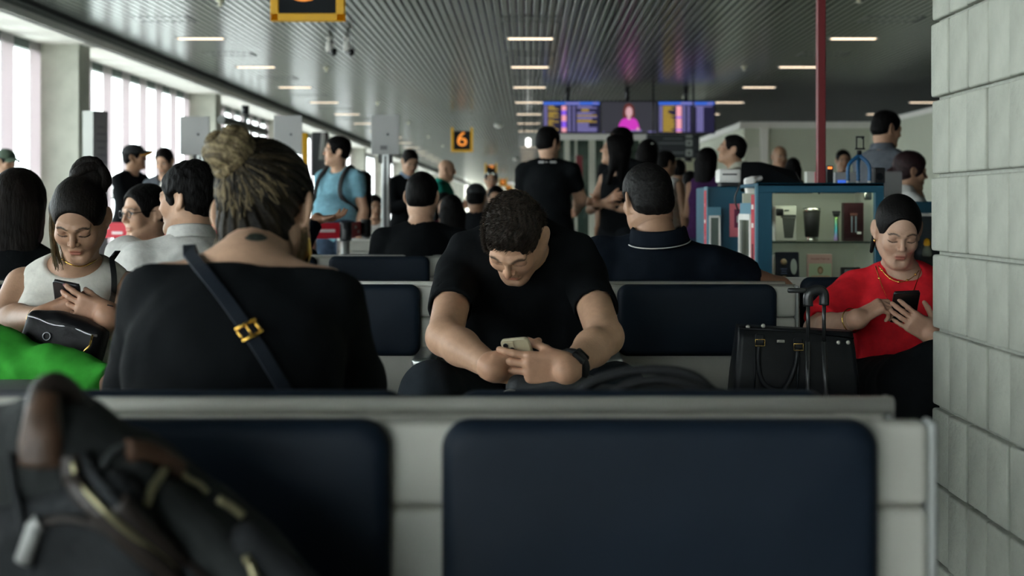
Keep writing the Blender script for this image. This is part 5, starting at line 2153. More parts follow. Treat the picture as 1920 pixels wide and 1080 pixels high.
# grey hard case peeking over the bench at the far left
gs = thing('grey_suitcase', 'grey hard suitcase at the far left under the green trousers', 'suitcase', P(20, 720, 3.2) * A(1, 1, 0))
c = P(10, 720, 3.2)
bx('shell', (c[0] - .1, 3.2, c[2] / 2 + .02), (.42, .24, c[2] - .04), mat('case_grey', (.13, .135, .15), rough=.4), gs, .035, 4, smooth=True)
for q in (-1, 1):
    bm = bmesh.new()
    lathe(bm, [(.02, -.012), (.026, 0), (.02, .012)], 14, (c[0] - .1 + q * .15, 3.2, .026), rot=rotm(0, 90))
    put('wheel', bm_mesh(bm), SHOE, gs)
    tb('corner_strip', [(c[0] - .1 + q * .18, 3.075, .12), (c[0] - .1 + q * .18, 3.075, c[2] - .06)], .006, ALU, gs, 6)

# ------------------------------------------------------------------ the grey backpack on the nearest bench
BPK = mat('backpack_canvas', (.017, .020, .020), rough=.85, noise=.3, nscale=25, bump=.35, bscale=120)
BPK2 = mat('backpack_panel', (.013, .015, .017), rough=.85, noise=.3, nscale=25, bump=.3, bscale=120)
BRN = mat('brown_leather', (.060, .030, .016), rough=.5, noise=.35, nscale=25, bump=.2, bscale=80)
DBR = mat('dark_leather', (.018, .012, .009), rough=.5, noise=.3, nscale=30, bump=.2, bscale=80)
ZIPM = mat('zip_brass', (.30, .27, .16), rough=.4, metal=.8)
big = thing('backpack', 'grey canvas backpack with brown leather handle and brass zips on the nearest bench', 'backpack', (-.42, 1.30, .46))
Q_ = lambda x, y, d: P(x, y, d)
Mb = headm(0, -14, 36)          # leaning back and to the right
cen = Q_(90, 1170, 1.37)
bb = [rbox(cen, A(.135, .065, .215), headm(0, -10, 22), .06, .02),
      rbox(Q_(290, 1130, 1.38), A(.11, .060, .155), headm(0, -10, 40), .05, .05),
      rbox(Q_(440, 1180, 1.38), A(.085, .055, .12), headm(0, -10, 42), .045, .05),
      rbox(Q_(-60, 1100, 1.38), A(.07, .06, .16), headm(0, -10, 8), .05, .05)]
sdf_obj('body', bb, .006, BPK, big, lambda p: .0035 * wob(p, 34) + .0015 * wob(p, 80, 2))
sdf_obj('front_pocket', [rbox(Q_(90, 1130, 1.300), A(.120, .030, .10), headm(0, -10, 18), .028, .02)], .005, BPK2, big, lambda p: .0025 * wob(p, 45))
sdf_obj('side_pocket', [rbox(Q_(345, 1040, 1.325), A(.048, .024, .10), headm(0, -10, 48), .024, .02)], .005, BPK, big, lambda p: .0025 * wob(p, 45))
sdf_obj('bottle_pocket', [rbox(Q_(490, 1100, 1.335), A(.042, .020, .06), headm(0, -10, 44), .020, .02)], .005, BPK2, big, lambda p: .002 * wob(p, 45))
# top handle: a loop with brown leather ends
hp_ = spline([Q_(74, 850, 1.30), Q_(72, 775, 1.30), Q_(82, 735, 1.31), Q_(105, 722, 1.32), Q_(130, 740, 1.33), Q_(150, 785, 1.34), Q_(166, 835, 1.34)], 7)
tb('handle', hp_, .0125, DBR, big, 12)
lp = spline([Q_(74, 872, 1.285), Q_(77, 820, 1.285), Q_(80, 775, 1.295), Q_(84, 742, 1.302)], 5)
tb('handle_leather', lp, list(np.linspace(.0225, .0140, len(lp))), BRN, big, 14, flat=(A(0, 1, 0), .55))
tb('handle_leather', spline([Q_(143, 766, 1.333), Q_(157, 800, 1.335), Q_(168, 840, 1.33)], 6), .0160, DBR, big, 12)
BPN = ('body', 'front_pocket', 'side_pocket', 'bottle_pocket')


def onbag(name, pts, r, mm, lift=.002, n=8, flat=None):
    """a cord, zip or trim laid along pixels pts of the bag"""
    sp = spline([A(x, y, 0) for x, y in pts], 8)
    pl_ = lay(big, [(q[0], q[1]) for q in sp], lift, BPN)
    if len(pl_) > 3:
        pl_ = smooth_path(pl_, 4)
        tb(name, [p for p, n_ in pl_], r, mm, big, n, flat=flat)


FY = (A(0, 1, 0), .45)
onbag('zip_tape', [(128, 855), (140, 905), (180, 952), (225, 998), (290, 1058), (340, 1108)], .0095, DBR, flat=FY)
onbag('zipper', [(136, 868), (150, 905), (190, 945), (235, 990), (300, 1050), (350, 1100)], .0034, ZIPM, .005)
onbag('piping', [(150, 848), (185, 905), (250, 975), (330, 1050), (390, 1105)], .006, BPK2)
PGR = mat('piping_grey', (.05, .055, .055), rough=.6)
onbag('piping', [(190, 885), (205, 855), (235, 838), (270, 840)], .0042, PGR)
onbag('leather_patch', [(236, 850), (270, 852), (300, 865), (330, 888)], .013, BRN, flat=(A(0, 1, 0), .5))
onbag('zipper', [(305, 885), (285, 915), (270, 945)], .0042, ZIPM, .003)
onbag('zip_cord', [(335, 890), (350, 903), (372, 913), (385, 928)], .0032, ZIPM, .003)
onbag('zipper', [(405, 940), (430, 955), (452, 972)], .0045, ZIPM, .003)
onbag('zipper', [(462, 1040), (470, 1065), (480, 1085)], .0042, ZIPM, .003)
onbag('zip_pull', [(72, 985), (60, 1010), (46, 1048)], .0075, mat('pull_silver', (.26, .26, .25), rough=.5, metal=.5), .006, flat=FY)
onbag('zip_slider', [(82, 978), (74, 984), (66, 992)], .008, MATS['pull_silver'], .005)
onbag('pocket_zip', [(75, 982), (130, 972), (190, 985), (240, 1015)], .0045, DBR, .002)
onbag('leather_trim', [(215, 945), (270, 1010), (345, 1075), (390, 1112)], .014, DBR, flat=(A(0, 1, 0), .3))
onbag('seam', [(20, 850), (30, 920), (45, 990), (60, 1060)], .004, BPK2)
tb('shoulder_strap', spline([Q_(30, 800, 1.385), Q_(-20, 815, 1.38), Q_(-50, 900, 1.36), Q_(-60, 1010, 1.35)], 7), .022, BPK2, big, 10, flat=(A(.4, 1, 0), .4))

# ------------------------------------------------------------------ posts, boards, belts
BRD = mat('board_grey', (.43, .43, .42), rough=.5, noise=.02, nscale=10)
for i, (a, b, tpy, bpy_, lab) in enumerate(((340, 395, 219, 291, 'blank pale grey notice board behind the bun of the seated woman'),
                                            (515, 568, 217, 290, 'blank pale grey notice board near the yellow strip and dark monitor'),
                                            (697, 749, 216, 290, 'pale grey notice board on a tall aluminium post beside the man in a suit'))):
    d = 13.5
    t = thing('notice_board', lab, 'board', P((a + b) / 2, 0, d) * A(1, 1, 0))
    ca, cb = P(a, tpy, d), P(b, bpy_, d)
    bx('panel', ((ca[0] + cb[0]) / 2, d - .05, (ca[2] + cb[2]) / 2), (cb[0] - ca[0], .02, ca[2] - cb[2]), BRD, t, .004, 1)
    cx = P((a + b) / 2 if i else 376, 0, d)[0]
    bx('post', (cx, d + .02, (ca[2]) / 2), (.078, .07, ca[2] - .01), ALU, t, .01, 1)
    bx('post_slot', (cx, d - .016, (cb[2]) / 2), (.02, .004, cb[2] - .02), mat('slot_dark', (.06, .06, .06), rough=.5), t)
    for q in (-1, 1):
        bx('bracket', (cx + q * .055, d, cb[2] - .03), (.02, .06, .10), BEZ, t, .003, 1)
    bx('base', (cx, d + .02, .012), (.42, .42, .024), ALU, t, .008, 1)
    tb('screw', [P((a + b) / 2 + 4, 252, d - .064), P((a + b) / 2 + 4, 252, d - .058)], .012, BEZ, t, 8)
    if i == 2:
        put('label_plate', panel_quads([(713, 273, 726, 281)], d - .062), mat('plate_grey', (.2, .2, .2), rough=.6), t)
bxp = P(572, 280, 14.)
t = thing('column_sign', 'yellow edged sign on a thin floor post beside the middle blank board', 'sign', bxp)
bx('edge_strip', bxp, (.05, .05, .32), YEL, t, .004, 1)
tb('floor_post', [bxp - A(0, 0, .15), A(bxp[0], bxp[1], .0)], .012, FASC, t, 6)
# info totem
d = 14.2
t = thing('info_totem', 'tall two-tone information totem beside the concrete column', 'totem', P(176, 0, d) * A(1, 1, 0))
ca, cb = P(155, 208, d), P(197, 208, d)
mid = P(178, 208, d)[0]
bm = bmesh.new()
vs = [(ca[0], d), (mid, d - .06), (cb[0], d + .10), (ca[0] + .1, d + .2)]
top_, bot = ca[2], 0.02
up = [bm.verts.new((x, y, top_)) for x, y in vs]
dn = [bm.verts.new((x, y, bot)) for x, y in vs]
for k in range(4):
    bm.faces.new((dn[k], dn[(k + 1) % 4], up[(k + 1) % 4], up[k])).material_index = 1 if k == 1 else 0
bm.faces.new(up)
bm.faces.new(dn[::-1])
put('body', bm_mesh(bm), [mat('totem_light', (.42, .43, .40), rough=.5), mat('totem_dark', (.33, .30, .30), rough=.5)], t)
bm = bmesh.new()
e = nrm(A(cb[0] - mid, .16, 0))
nn_ = A(e[1], -e[0], 0)
for k in range(11):
    z = top_ - .16 - .07 * k
    c = A(mid, d - .06, z) + e * .10 + nn_ * .003
    box(bm, c, (.09 + .02 * (k % 3), .004, .016), rot=rotm(0, 0, math.degrees(math.atan2(e[1], e[0]))))
put('printed_lines', bm_mesh(bm), mat('totem_text', (.22, .20, .21), rough=.6), t)['kind'] = 'stuff'
# retractable dark panel with a round top bar, running towards the windows
t = thing('queue_panel', 'dark grey panel with a round top bar slanting away behind the bun woman', 'panel', (-3.85, 18.6, 0))
bx('panel', (-3.85, 19.4, 1.1), (.03, 2.9, 2.0), mat('panel_grey', (.10, .115, .11), rough=.6), t)
tb('top_bar', [(-3.85, 17.9, 2.2), (-3.85, 20.9, 2.2)], .055, FASC, t, 10)
tb('post', [(-3.80, 19.2, .0), (-3.80, 19.2, 2.35)], .025, ALU, t, 8)
tb('post_cap', [(-3.80, 19.2, 2.35), (-3.80, 19.2, 2.47)], .05, BEZ, t, 8)
# dark monitor by the window wall
d = 20.
t = thing('wall_monitor', 'dark monitor on a white arm behind the man in the blue tee', 'monitor', P(600, 300, d))
ca, cb = P(585, 248, d), P(616, 331, d)
bx('screen', ((ca[0] + cb[0]) / 2, d, (ca[2] + cb[2]) / 2), (cb[0] - ca[0], .12, ca[2] - cb[2]), BEZ, t, .02, 1)
tb('arm', [P(608, 250, d - .08), P(602, 300, d - .08)], .04, OFFW, t, 8)
tb('floor_pole', [(t.location.x, d, 0), (t.location.x, d, cb[2])], .03, FASC, t, 8)
# belt barriers with red printed belts
BELT = mat('belt_red', (.52, .012, .03), rough=.6)
BTXT = mat('belt_print', (.75, .62, .62), rough=.6)


def stanchion(px, d, lab, h=1.0):
    c = P(px, 0, d)
    t = thing('belt_post', lab, 'barrier post', (c[0], d, 0))
    tb('post', [(c[0], d, .02), (c[0], d, h - .09)], .032, ALU, t, 14)
    bm = bmesh.new()
    lathe(bm, [(.17, 0), (.17, .012), (.06, .03), (.04, .05)], 20, (c[0], d, 0))
    put('base', bm_mesh(bm), ALU, t)
    bm = bmesh.new()
    lathe(bm, [(.042, h - .14), (.045, h - .13), (.045, h - .01), (.036, h)], 16, (c[0], d, 0))
    put('belt_head', bm_mesh(bm), BEZ, t)
    return c


c1 = stanchion(648, 10.5, 'belt barrier post in front of the man in the blue tee', .99)
c2 = stanchion(686, 11.6, 'belt barrier post beside the aluminium board post', 1.0)
c0 = stanchion(480, 10.2, 'belt barrier post hidden behind the head of the bun woman', 1.0)
c3 = stanchion(150, 10.8, 'belt barrier post behind the woman in the ivory top', 1.0)


def belt(a, b, da, db, lab, texts=(), zc=.925, hh=.115):
    p, q = A(a, da, zc), A(b, db, zc)
    e = nrm(q - p)
    L = np.linalg.norm(q - p)
    t = thing('barrier_belt', lab, 'barrier belt', (p + q) / 2)
    rz = rotm(0, 0, math.degrees(math.atan2(e[1], e[0])))
    bx('belt', (p + q) / 2, (L, .004, hh), BELT, t, rot=rz)
    for (f, w, dz, hh2) in texts:
        bx('printed_word', p + (q - p) * f + A(e[1], -e[0], 0) * .004 + A(0, 0, dz), (w, .003, hh2), BTXT, t, rot=rz)
    return t


belt(c0[0] + .05, c1[0] - .04, 10.2, 10.5, 'red printed belt across the legs of the man in the blue tee', ((.35, .16, -.01, .025), (.62, .10, .005, .02), (.83, .12, .0, .022)))
belt(c1[0] + .04, c2[0] - .04, 10.5, 11.6, 'short red printed belt to the right of the man in the blue tee', ((.4, .18, .02, .02), (.7, .2, -.02, .02)))
belt(c3[0] + .05, c0[0] - .05, 10.8, 10.2, 'long red belt behind the man with glasses at the left', ((.1, .14, .02, .02), (.2, .1, -.02, .02)))

# ------------------------------------------------------------------ kiosk
TEALB = mat('kiosk_blue', (.012, .085, .135), rough=.45, noise=.05, nscale=8)
TEALL = mat('kiosk_light_blue', (.10, .24, .31), rough=.45)
CREAMI = mat('case_inside', (.46, .47, .38), rough=.6)
REDS = mat('kiosk_red', (.50, .02, .04), rough=.5)
PINKP = mat('poster_pink', (.65, .16, .19), rough=.5)
KG = glass_mat('case_glass', (.95, .97, .95), .05)
yk, dk = 6.8, .55
S_ = FPX / yk
kx0, kx1 = (1420 - 988) / S_, (1658 - 988) / S_
kz = 1.1 + 45 / S_
kio = thing('display_cabinet', 'blue glass-fronted display cabinet with tumblers and boxes behind the woman in red', 'cabinet', ((kx0 + kx1) / 2, yk + dk / 2, 0))
kc = (kx0 + kx1) / 2
kw = kx1 - kx0
zs = .50
bx('base', (kc, yk + dk / 2, zs / 2), (kw, dk, zs), TEALB, kio, .006, 1)
bx('top', (kc, yk + dk / 2, kz - .009), (kw, dk, .018), TEALB, kio, .004, 1)
bx('header', (kc, yk + .012, kz - .024), (kw, .024, .046), TEALB, kio, .003, 1)
for xx, w in ((kx0 + .036, .072), (kx1 - .022, .044)):
    bx('stile', (xx, yk + .02, (zs + kz) / 2 - .022), (w, .04, kz - zs - .044), TEALB, kio, .003, 1)
bx('back_panel', (kc, yk + dk - .02, (zs + kz) / 2 - .02), (kw - .02, .02, kz - zs - .05), CREAMI, kio)
bx('side_panel', (kx1 - .012, yk + dk / 2, (zs + kz) / 2 - .02), (.018, dk - .06, kz - zs - .05), CREAMI, kio)
bx('inner_floor', (kc, yk + dk / 2, zs + .008), (kw - .04, dk - .05, .012), CREAMI, kio)
GEDGE = mat('glass_edge', (.02, .06, .05), rough=.2)
z1 = 1.1 - (455 - 388) / S_
z2 = 1.1 - (541 - 388) / S_
for z in (z1, z2):
    sh = bx('glass_shelf', (kc, yk + dk / 2 - .01, z), (kw - .06, dk - .10, .006), KG, kio)
    bx('shelf_edge', (kc, yk + .043, z), (kw - .09, .006, .007), GEDGE, sh)
bx('glass_front', (kc + .01, yk + .012, (zs + kz) / 2 - .02), (kw - .11, .004, kz - zs - .05), KG, kio)
# left flank of the cabinet: red strip at the front, framed glass behind it
bx('red_strip', (kx0 - .004, yk + .095, .87), (.006, .10, .58), REDS, kio)
bx('strip_frame', (kx0 - .003, yk + .02, .87), (.008, .036, .66), TEALL, kio)
bx('flank_header', (kx0 - .003, yk + .33, kz - .13), (.008, .36, .07), TEALL, kio)
for yy_, w in ((yk + .165, .03), (yk + .52, .03)):
    bx('flank_frame', (kx0 - .006, yy_, .75), (.012, w, .62), OFFW, kio)
bx('flank_frame', (kx0 - .006, yk + .34, 1.05), (.012, .36, .03), OFFW, kio)
bx('flank_glass', (kx0 - .003, yk + .34, .75), (.004, .33, .58), KG, kio)
for k, (z, h, w) in enumerate(((1.10, .022, .05), (1.01, .022, .05), (.85, .14, .022), (.67, .05, .04))):
    bx('strip_print', (kx0 - .008, yk + .095, z), (.003, w, h), OFFW if k != 2 else SBLK, kio)
# warm strip light under the top
bx('strip_light', (kc, yk + .036, kz - .028), (kw - .16, .016, .012), emat('case_led', (.95, 1., .75), 22.), kio)
bx('clip_light', (P(1632, 412, yk + .25)[0], yk + .25, P(1632, 412, yk + .25)[2]), (.018, .01, .075), emat('white_lamp', (1, 1, .97), 3.), kio, .006, 2)
HNG = mat('hinge_steel', (.30, .30, .28), rough=.3, metal=.9)
for px, py in ((1627, 368), (1462, 398)):
    c = P(px, py, yk + .05)
    bm = bmesh.new()
    box(bm, c, (.036, .02, .036), .006, 2)
    box(bm, c + A(-.014, -.008, 0), (.010, .01, .02), .003, 1)
    put('hinge', bm_mesh(bm, True), BEZ if px < 1500 else HNG, kio)
c = P(1536, 364, yk + .03)
bm = bmesh.new()
lathe(bm, [(.003, 0), (.008, .008), (.014, .02)], 8, c)
put('lock_pin', bm_mesh(bm), BEZ, kio)


def on_shelf(px, z, dy=.16):
    return A((px - 988) / FPX * (yk + dy), yk + dy, z + .004)


def onto(w_px, h_px, dy=.16):
    return w_px / FPX * (yk + dy), h_px / FPX * (yk + dy)


# wares on the upper shelf
c = on_shelf(1474, z1)
w, h = onto(40, 66)
t = thing('tumbler_box', 'pale grey carton printed with a dark cup, first on the upper shelf', 'box', c)
bx('carton', c + A(0, .05, h / 2), (w, .09, h), mat('carton_grey', (.50, .50, .44), rough=.6), t, .003, 1)
bm = bmesh.new()
vs = [(-.030, .112), (.034, .112), (.022, .015), (-.020, .015)]
bm.faces.new([bm.verts.new((c[0] + .012 + x, c[1] + .0035, c[2] + z)) for x, z in vs])
put('cup_print', bm_mesh(bm), mat('print_dark', (.045, .05, .045), rough=.6), t)
bx('lid_print', c + A(.012, .003, .122), (.072, .003, .014), MATS['print_dark'], t)
bx('logo_print', c + A(.004, .003, .150), (.022, .003, .006), MATS['print_dark'], t)
c = on_shelf(1522, z1, .14)
t = thing('tumbler', 'black steel tumbler with bright rim and base on the upper shelf', 'tumbler', c)
STL = mat('tumbler_steel', (.62, .60, .52), rough=.22, metal=.95)
bm = bmesh.new()
lathe(bm, [(.030, .0), (.031, .002), (.031, .020), (.030, .021)], 24, c)
put('base', bm_mesh(bm), STL, t)
bm = bmesh.new()
lathe(bm, [(.030, .021), (.0325, .022), (.041, .142), (.0405, .143)], 24, c)
put('body', bm_mesh(bm), mat('tumbler_black', (.012, .012, .011), rough=.4), t)
bm = bmesh.new()
lathe(bm, [(.0405, .143), (.0428, .144), (.0432, .160), (.041, .161), (.036, .155)], 24, c)
put('rim', bm_mesh(bm), STL, t)
c = on_shelf(1568, z1, .14)
t = thing('trimmer', 'slim iridescent hair trimmer standing on the upper shelf', 'trimmer', c)
tr_m = bpy.data.materials.new('iridescent')
tr_m.use_nodes = True
nt = tr_m.node_tree
b_ = nt.nodes['Principled BSDF']
tcn, sep, rmp = nt.nodes.new('ShaderNodeTexCoord'), nt.nodes.new('ShaderNodeSeparateXYZ'), nt.nodes.new('ShaderNodeValToRGB')
nt.links.new(tcn.outputs['Generated'], sep.inputs[0])
nt.links.new(sep.outputs['Z'], rmp.inputs[0])
nt.links.new(rmp.outputs[0], b_.inputs['Base Color'])
el = rmp.color_ramp.elements
el[0].position, el[0].color = .0, (.45, .22, .50, 1)
el[1].position, el[1].color = 1., (.25, .40, .10, 1)
e3 = el.new(.45)
e3.color = (.03, .30, .33, 1)
b_.inputs['Metallic'].default_value = .8
b_.inputs['Roughness'].default_value = .25
bm = bmesh.new()
lathe(bm, [(.013, 0), (.0135, .004), (.0105, .06), (.011, .11), (.009, .118)], 14, c)
put('body', bm_mesh(bm), tr_m, t)
bm = bmesh.new()
box(bm, c + A(0, 0, .128), (.026, .02, .018), .003, 1, taper=1.25)
box(bm, c + A(0, 0, .142), (.038, .018, .010), .002, 1)
put('blade_head', bm_mesh(bm), BEZ, t)
c = on_shelf(1601, z1, .14)
w, h = onto(37, 72, .14)
t = thing('trimmer_box', 'dark maroon carton printed with two trimmers, last on the upper shelf', 'box', c)
bx('carton', c + A(0, .03, h / 2), (w, .055, h), mat('carton_maroon', (.022, .004, .006), rough=.45, spec=.15), t, .002, 1)
for q in (-1, 1):
    bx('trimmer_print', c + A(q * .010, .001, h * .44), (.007, .002, h * .42), mat('print_steel', (.16, .20, .24), rough=.5), t)
bx('head_print', c + A(0, .001, h * .70), (.038, .002, .012), mat('print_brown', (.10, .03, .02), rough=.5), t)
bx('label', c + A(.026, .001, .040), (.020, .002, .011), OFFW, t)
# wares on the lower shelf
c = on_shelf(1478, z2, .12)
t = thing('grooming_kit_box', 'navy carton with gold rosettes and a pale oval, first on the lower shelf', 'box', c)
rt = rotm(-8)
bx('carton', c + A(0, .05, .082), (.115, .06, .162), mat('carton_navy', (.008, .010, .022), rough=.4, spec=.15), t, .004, 1, rot=rt)
bx('silver_edge', c + A(-.066, .05, .078), (.016, .05, .15), mat('plate_silver'), t, .003, 1, rot=rotm(-8, 6))
for z in (.118, .035):
    bm = bmesh.new()
    lathe(bm, [(.016, 0), (.015, .003), (.006, .004)], 12, c + A(-.018, .0165 + .139 * (z - .082), z), rot=rotm(82))
    put('rosette_print', bm_mesh(bm), mat('print_gold', (.42, .28, .16), rough=.5), t)
bm = bmesh.new()
lathe(bm, [(.016, 0), (.0155, .003)], 20, (0, 0, 0), rot=rotm(90))
me = bm_mesh(bm)
me.transform(Matrix.Translation(Vector(c + A(.030, .0182, .095))) @ rt @ Matrix.Diagonal((1, 1, 2.4, 1)))
put('oval_print', me, mat('print_pale', (.42, .45, .42), rough=.5), t)
for k in range(3):
    bx('text_print', c + A(-.018, .0165 + .139 * (.011 * k - .02), .062 + .011 * k), (.030 - .006 * (k % 2), .002, .004), mat('print_blue', (.12, .14, .30), rough=.5), t)
c = on_shelf(1538, z2, .12)
t = thing('skin_care_box', 'pink and green carton printed with a smiling person, middle of the lower shelf', 'box', c)
w, h = onto(46, 60, .12)
bx('carton', c + A(0, .02, h / 2), (w, .035, h), mat('carton_pink', (.58, .36, .31), rough=.55), t, .002, 1)
bx('green_panel', c + A(0, .0015, h * .42), (w * .92, .002, h * .58), mat('print_green', (.45, .52, .34), rough=.55), t)
text('lettering', 'Invisible Push-up', .0135, c + A(0, -.0005, h * .86), mat('print_wine', (.25, .03, .05), rough=.5), t, depth=.0004)
bm = bmesh.new()


def fdisc(cx, cz, rx, rz, y, mi):
    bm.faces.new([bm.verts.new((cx + rx * math.cos(a), y, cz + rz * math.sin(a))) for a in [2 * math.pi * k / 18 for k in range(18)]]).material_index = mi


fdisc(c[0], c[2] + h * .50, .014, .019, c[1] - .0008, 0)
fdisc(c[0], c[2] + h * .49, .009, .012, c[1] - .0016, 1)
fdisc(c[0], c[2] + h * .26, .022, .014, c[1] - .0010, 1)
fdisc(c[0] - .030, c[2] + h * .31, .018, .004, c[1] - .0012, 1)
fdisc(c[0] + .030, c[2] + h * .31, .018, .004, c[1] - .0012, 1)
put('person_print', bm_mesh(bm), [mat('print_hair', (.22, .13, .04), rough=.5), mat('print_skin', (.52, .32, .20), rough=.5)], t)
c = on_shelf(1592, z2, .14)
t = thing('framed_card', 'dark framed card half hidden behind the shoulder of the woman in red', 'card', c)
bx('frame', c + A(.01, .02, .045), (.095, .02, .092), BEZ, t, .003, 1)
bx('card', c + A(.016, .008, .046), (.072, .003, .07), mat('card_grey', (.22, .23, .24), rough=.4), t)

# second cabinet, deeper in the kiosk
yl = 7.75
S2 = FPX / yl
lx0, lx1 = (1327 - 988) / S2, (1420 - 988) / S2
lz = 1.1 + 38 / S2
cab = thing('side_cabinet', 'blue kiosk cabinet with a white framed window and a red poster edge', 'cabinet', ((lx0 + lx1) / 2, yl + .25, 0))
lc_ = (lx0 + lx1) / 2
bx('body', (lc_, yl + .28, lz / 2), (lx1 - lx0, .5, lz), TEALB, cab, .006, 1)
bx('window_frame', (P(1338, 0, yl)[0], yl + .005, 1.1 - (440 - 388) / S2), (.075, .05, .30), TEALL, cab)
fr = P(1340, 425, yl - .02)
for q in (-1, 1):
    bx('white_frame', (fr[0] + q * .026, yl - .022, fr[2] - .05), (.010, .01, .22), OFFW, cab)
bx('white_frame', (fr[0], yl - .022, fr[2] + .055), (.06, .01, .012), OFFW, cab)
bx('window_pane', (fr[0], yl - .021, fr[2] - .05), (.045, .004, .20), mat('pane_dim', (.12, .15, .13), rough=.2), cab)
bx('red_strip', (lx0 - .004, yl + .06, lz - .22), (.006, .09, .40), REDS, cab)
bx('strip_frame', (lx0 - .002, yl + .06, lz - .21), (.006, .13, .42), TEALL, cab)
for k in range(4):
    bx('strip_print', (lx0 - .008, yl + .06, lz - .10 - .09 * k), (.003, .04, .018), OFFW if k % 2 else PINKP, cab)
pp = P(1378, 413, yl - .01)
post_ = thing('poster', 'pink poster with a dark red panel on the blue kiosk cabinet', 'poster', pp)
bx('sheet', pp, (20 / S2 * 1.0, .006, 62 / S2), PINKP, post_)
bx('printed_panel', pp + A(.012, -.004, .01), (.032, .003, .10), mat('print_darkred', (.16, .02, .06), rough=.5), post_)
bx('printed_card', pp + A(.018, -.006, .005), (.018, .003, .035), mat('print_pale'), post_)
bx('counter_step', ((1396 - 988) / FPX * 7.5, 7.56, .42), (.30, .30, .84), TEALL, cab, .006, 1)

# third cabinet at the right, behind the woman in red
yr_ = 7.4
S3 = FPX / yr_
rx0, rx1 = (1690 - 988) / S3, (1860 - 988) / S3
cab3 = thing('low_cabinet', 'low blue kiosk counter with a glass front beside the block wall', 'cabinet', ((rx0 + rx1) / 2, yr_ + .25, 0))
rz_ = 1.1 - (378 - 388) / S3
rc = (rx0 + rx1) / 2
bx('top', (rc, yr_ + .25, rz_ - .03), (rx1 - rx0, .5, .06), TEALB, cab3, .004, 1)
bx('white_trim', (rc, yr_ - .002, rz_ - .07), (rx1 - rx0, .01, .012), OFFW, cab3)
bx('glass_front', (rc, yr_ + .01, rz_ - .27), (rx1 - rx0 - .03, .005, .38), KG, cab3)
bx('back_panel', (rc, yr_ + .45, rz_ - .27), (rx1 - rx0 - .03, .02, .40), mat('case_dusk', (.05, .07, .11), rough=.5), cab3)
bx('inner_shelf', (rc, yr_ + .25, rz_ - .30), (rx1 - rx0 - .04, .42, .008), KG, cab3)
bx('base', (rc, yr_ + .25, (rz_ - .47) / 2), (rx1 - rx0, .5, rz_ - .47), TEALB, cab3, .004, 1)
for xx in (rx0 + .012, rx1 - .012):
    bx('stile', (xx, yr_ + .25, rz_ - .26), (.024, .49, .42), TEALB, cab3)
c = A((1738 - 988) / FPX * (yr_ + .15), yr_ + .15, rz_ - .29)
t = thing('yellow_figurine', 'small yellow and white figurine behind the glass of the low counter', 'figurine', c)
bm = bmesh.new()
lathe(bm, [(.02, 0), (.026, .01), (.020, .04), (.012, .055)], 14, c)
put('skirt', bm_mesh(bm), mat('cream_paint'), t)
bm = bmesh.new()
lathe(bm, [(.012, .055), (.018, .065), (.014, .085), (.004, .095)], 14, c)
put('top', bm_mesh(bm), YEL, t)
c = A((1735 - 988) / FPX * (yr_ + .12), yr_ + .12, rz_ - .466)
t = thing('dark_carton', 'dark printed carton under the figurine in the low counter', 'box', c)
bx('carton', c + A(0, .03, .055), (.16, .07, .11), mat('carton_dark', (.02, .015, .025), rough=.5), t, .003, 1)
bx('red_print', c + A(.03, -.006, .05), (.05, .003, .05), mat('print_brown'), t)

# on the kiosk top
kt = kz
pole = tag(bx('red_pole', ((1539 - 988) / FPX * 6.95, 6.95, (kt + HC) / 2), (.042, .042, HC - kt), mat('pole_red', (.16, .018, .022), rough=.4), None, .004, 1),
           'square dark red pole rising from the kiosk top to the ceiling', 'pole')
# flexible tripod with a phone clamp
yt = 6.93
c = P(1611, 343, yt) * A(1, 1, 0) + A(0, 0, kt)
t = thing('phone_tripod', 'blue bendy-legged tripod with a black phone clamp on the kiosk top', 'tripod', c)
LEGB = mat('tripod_blue', (.02, .10, .22), rough=.4)
hub = P(1611, 291, yt)
for (px, py, dy) in ((1590, 341, -.02), (1609, 341, .03), (1630, 341, -.02)):
    f = P(px, py, yt + dy)
    f[2] = kt + .008
    m1 = hub * .62 + f * .38 + A((f[0] - hub[0]) * .55, dy * .6, .0)
    sp = spline([hub, m1, f], 9)
    bm = bmesh.new()
    tube(bm, sp, [.0105 if i % 2 else .0085 for i in range(len(sp))], 10)
    lg = put('leg', bm_mesh(bm), LEGB, t)
    bm = bmesh.new()
    lathe(bm, [(.006, -.008), (.010, -.004), (.009, .006), (.004, .012)], 10, f)
    put('foot', bm_mesh(bm), BRD, lg)
tb('ball_head', [hub, hub + A(0, 0, .02), P(1611, 282, yt)], .011, BEZ, t, 10)
ca, cb = P(1606, 257, yt), P(1619, 279, yt)
bm = bmesh.new()
tube(bm, [A(ca[0], yt, cb[2]), A(cb[0], yt, cb[2]), A(cb[0], yt, ca[2]), A(ca[0], yt, ca[2])], .0042, 6, True)
box(bm, A((ca[0] + cb[0]) / 2, yt, cb[2]), (.046, .016, .008))
box(bm, A((ca[0] + cb[0]) / 2, yt, ca[2]), (.040, .016, .008))
put('phone_clamp', bm_mesh(bm), BEZ, t)
tb('clamp_knob', [P(1617, 255, yt), P(1617, 261, yt)], .004, BEZ, t, 6)
# payment terminal with an orange light
c = P(1554, 343, 7.05) * A(1, 1, 0) + A(0, 0, kt)
t = thing('card_reader', 'black card reader with a small orange light beside the red pole', 'card reader', c)
bx('body', c + A(0, 0, .045), (.034, .06, .09), BEZ, t, .006, 2)
bx('orange_light', c + A(-.001, -.032, .078), (.020, .004, .010), emat('led_orange', (1, .25, .05), 2.), t)
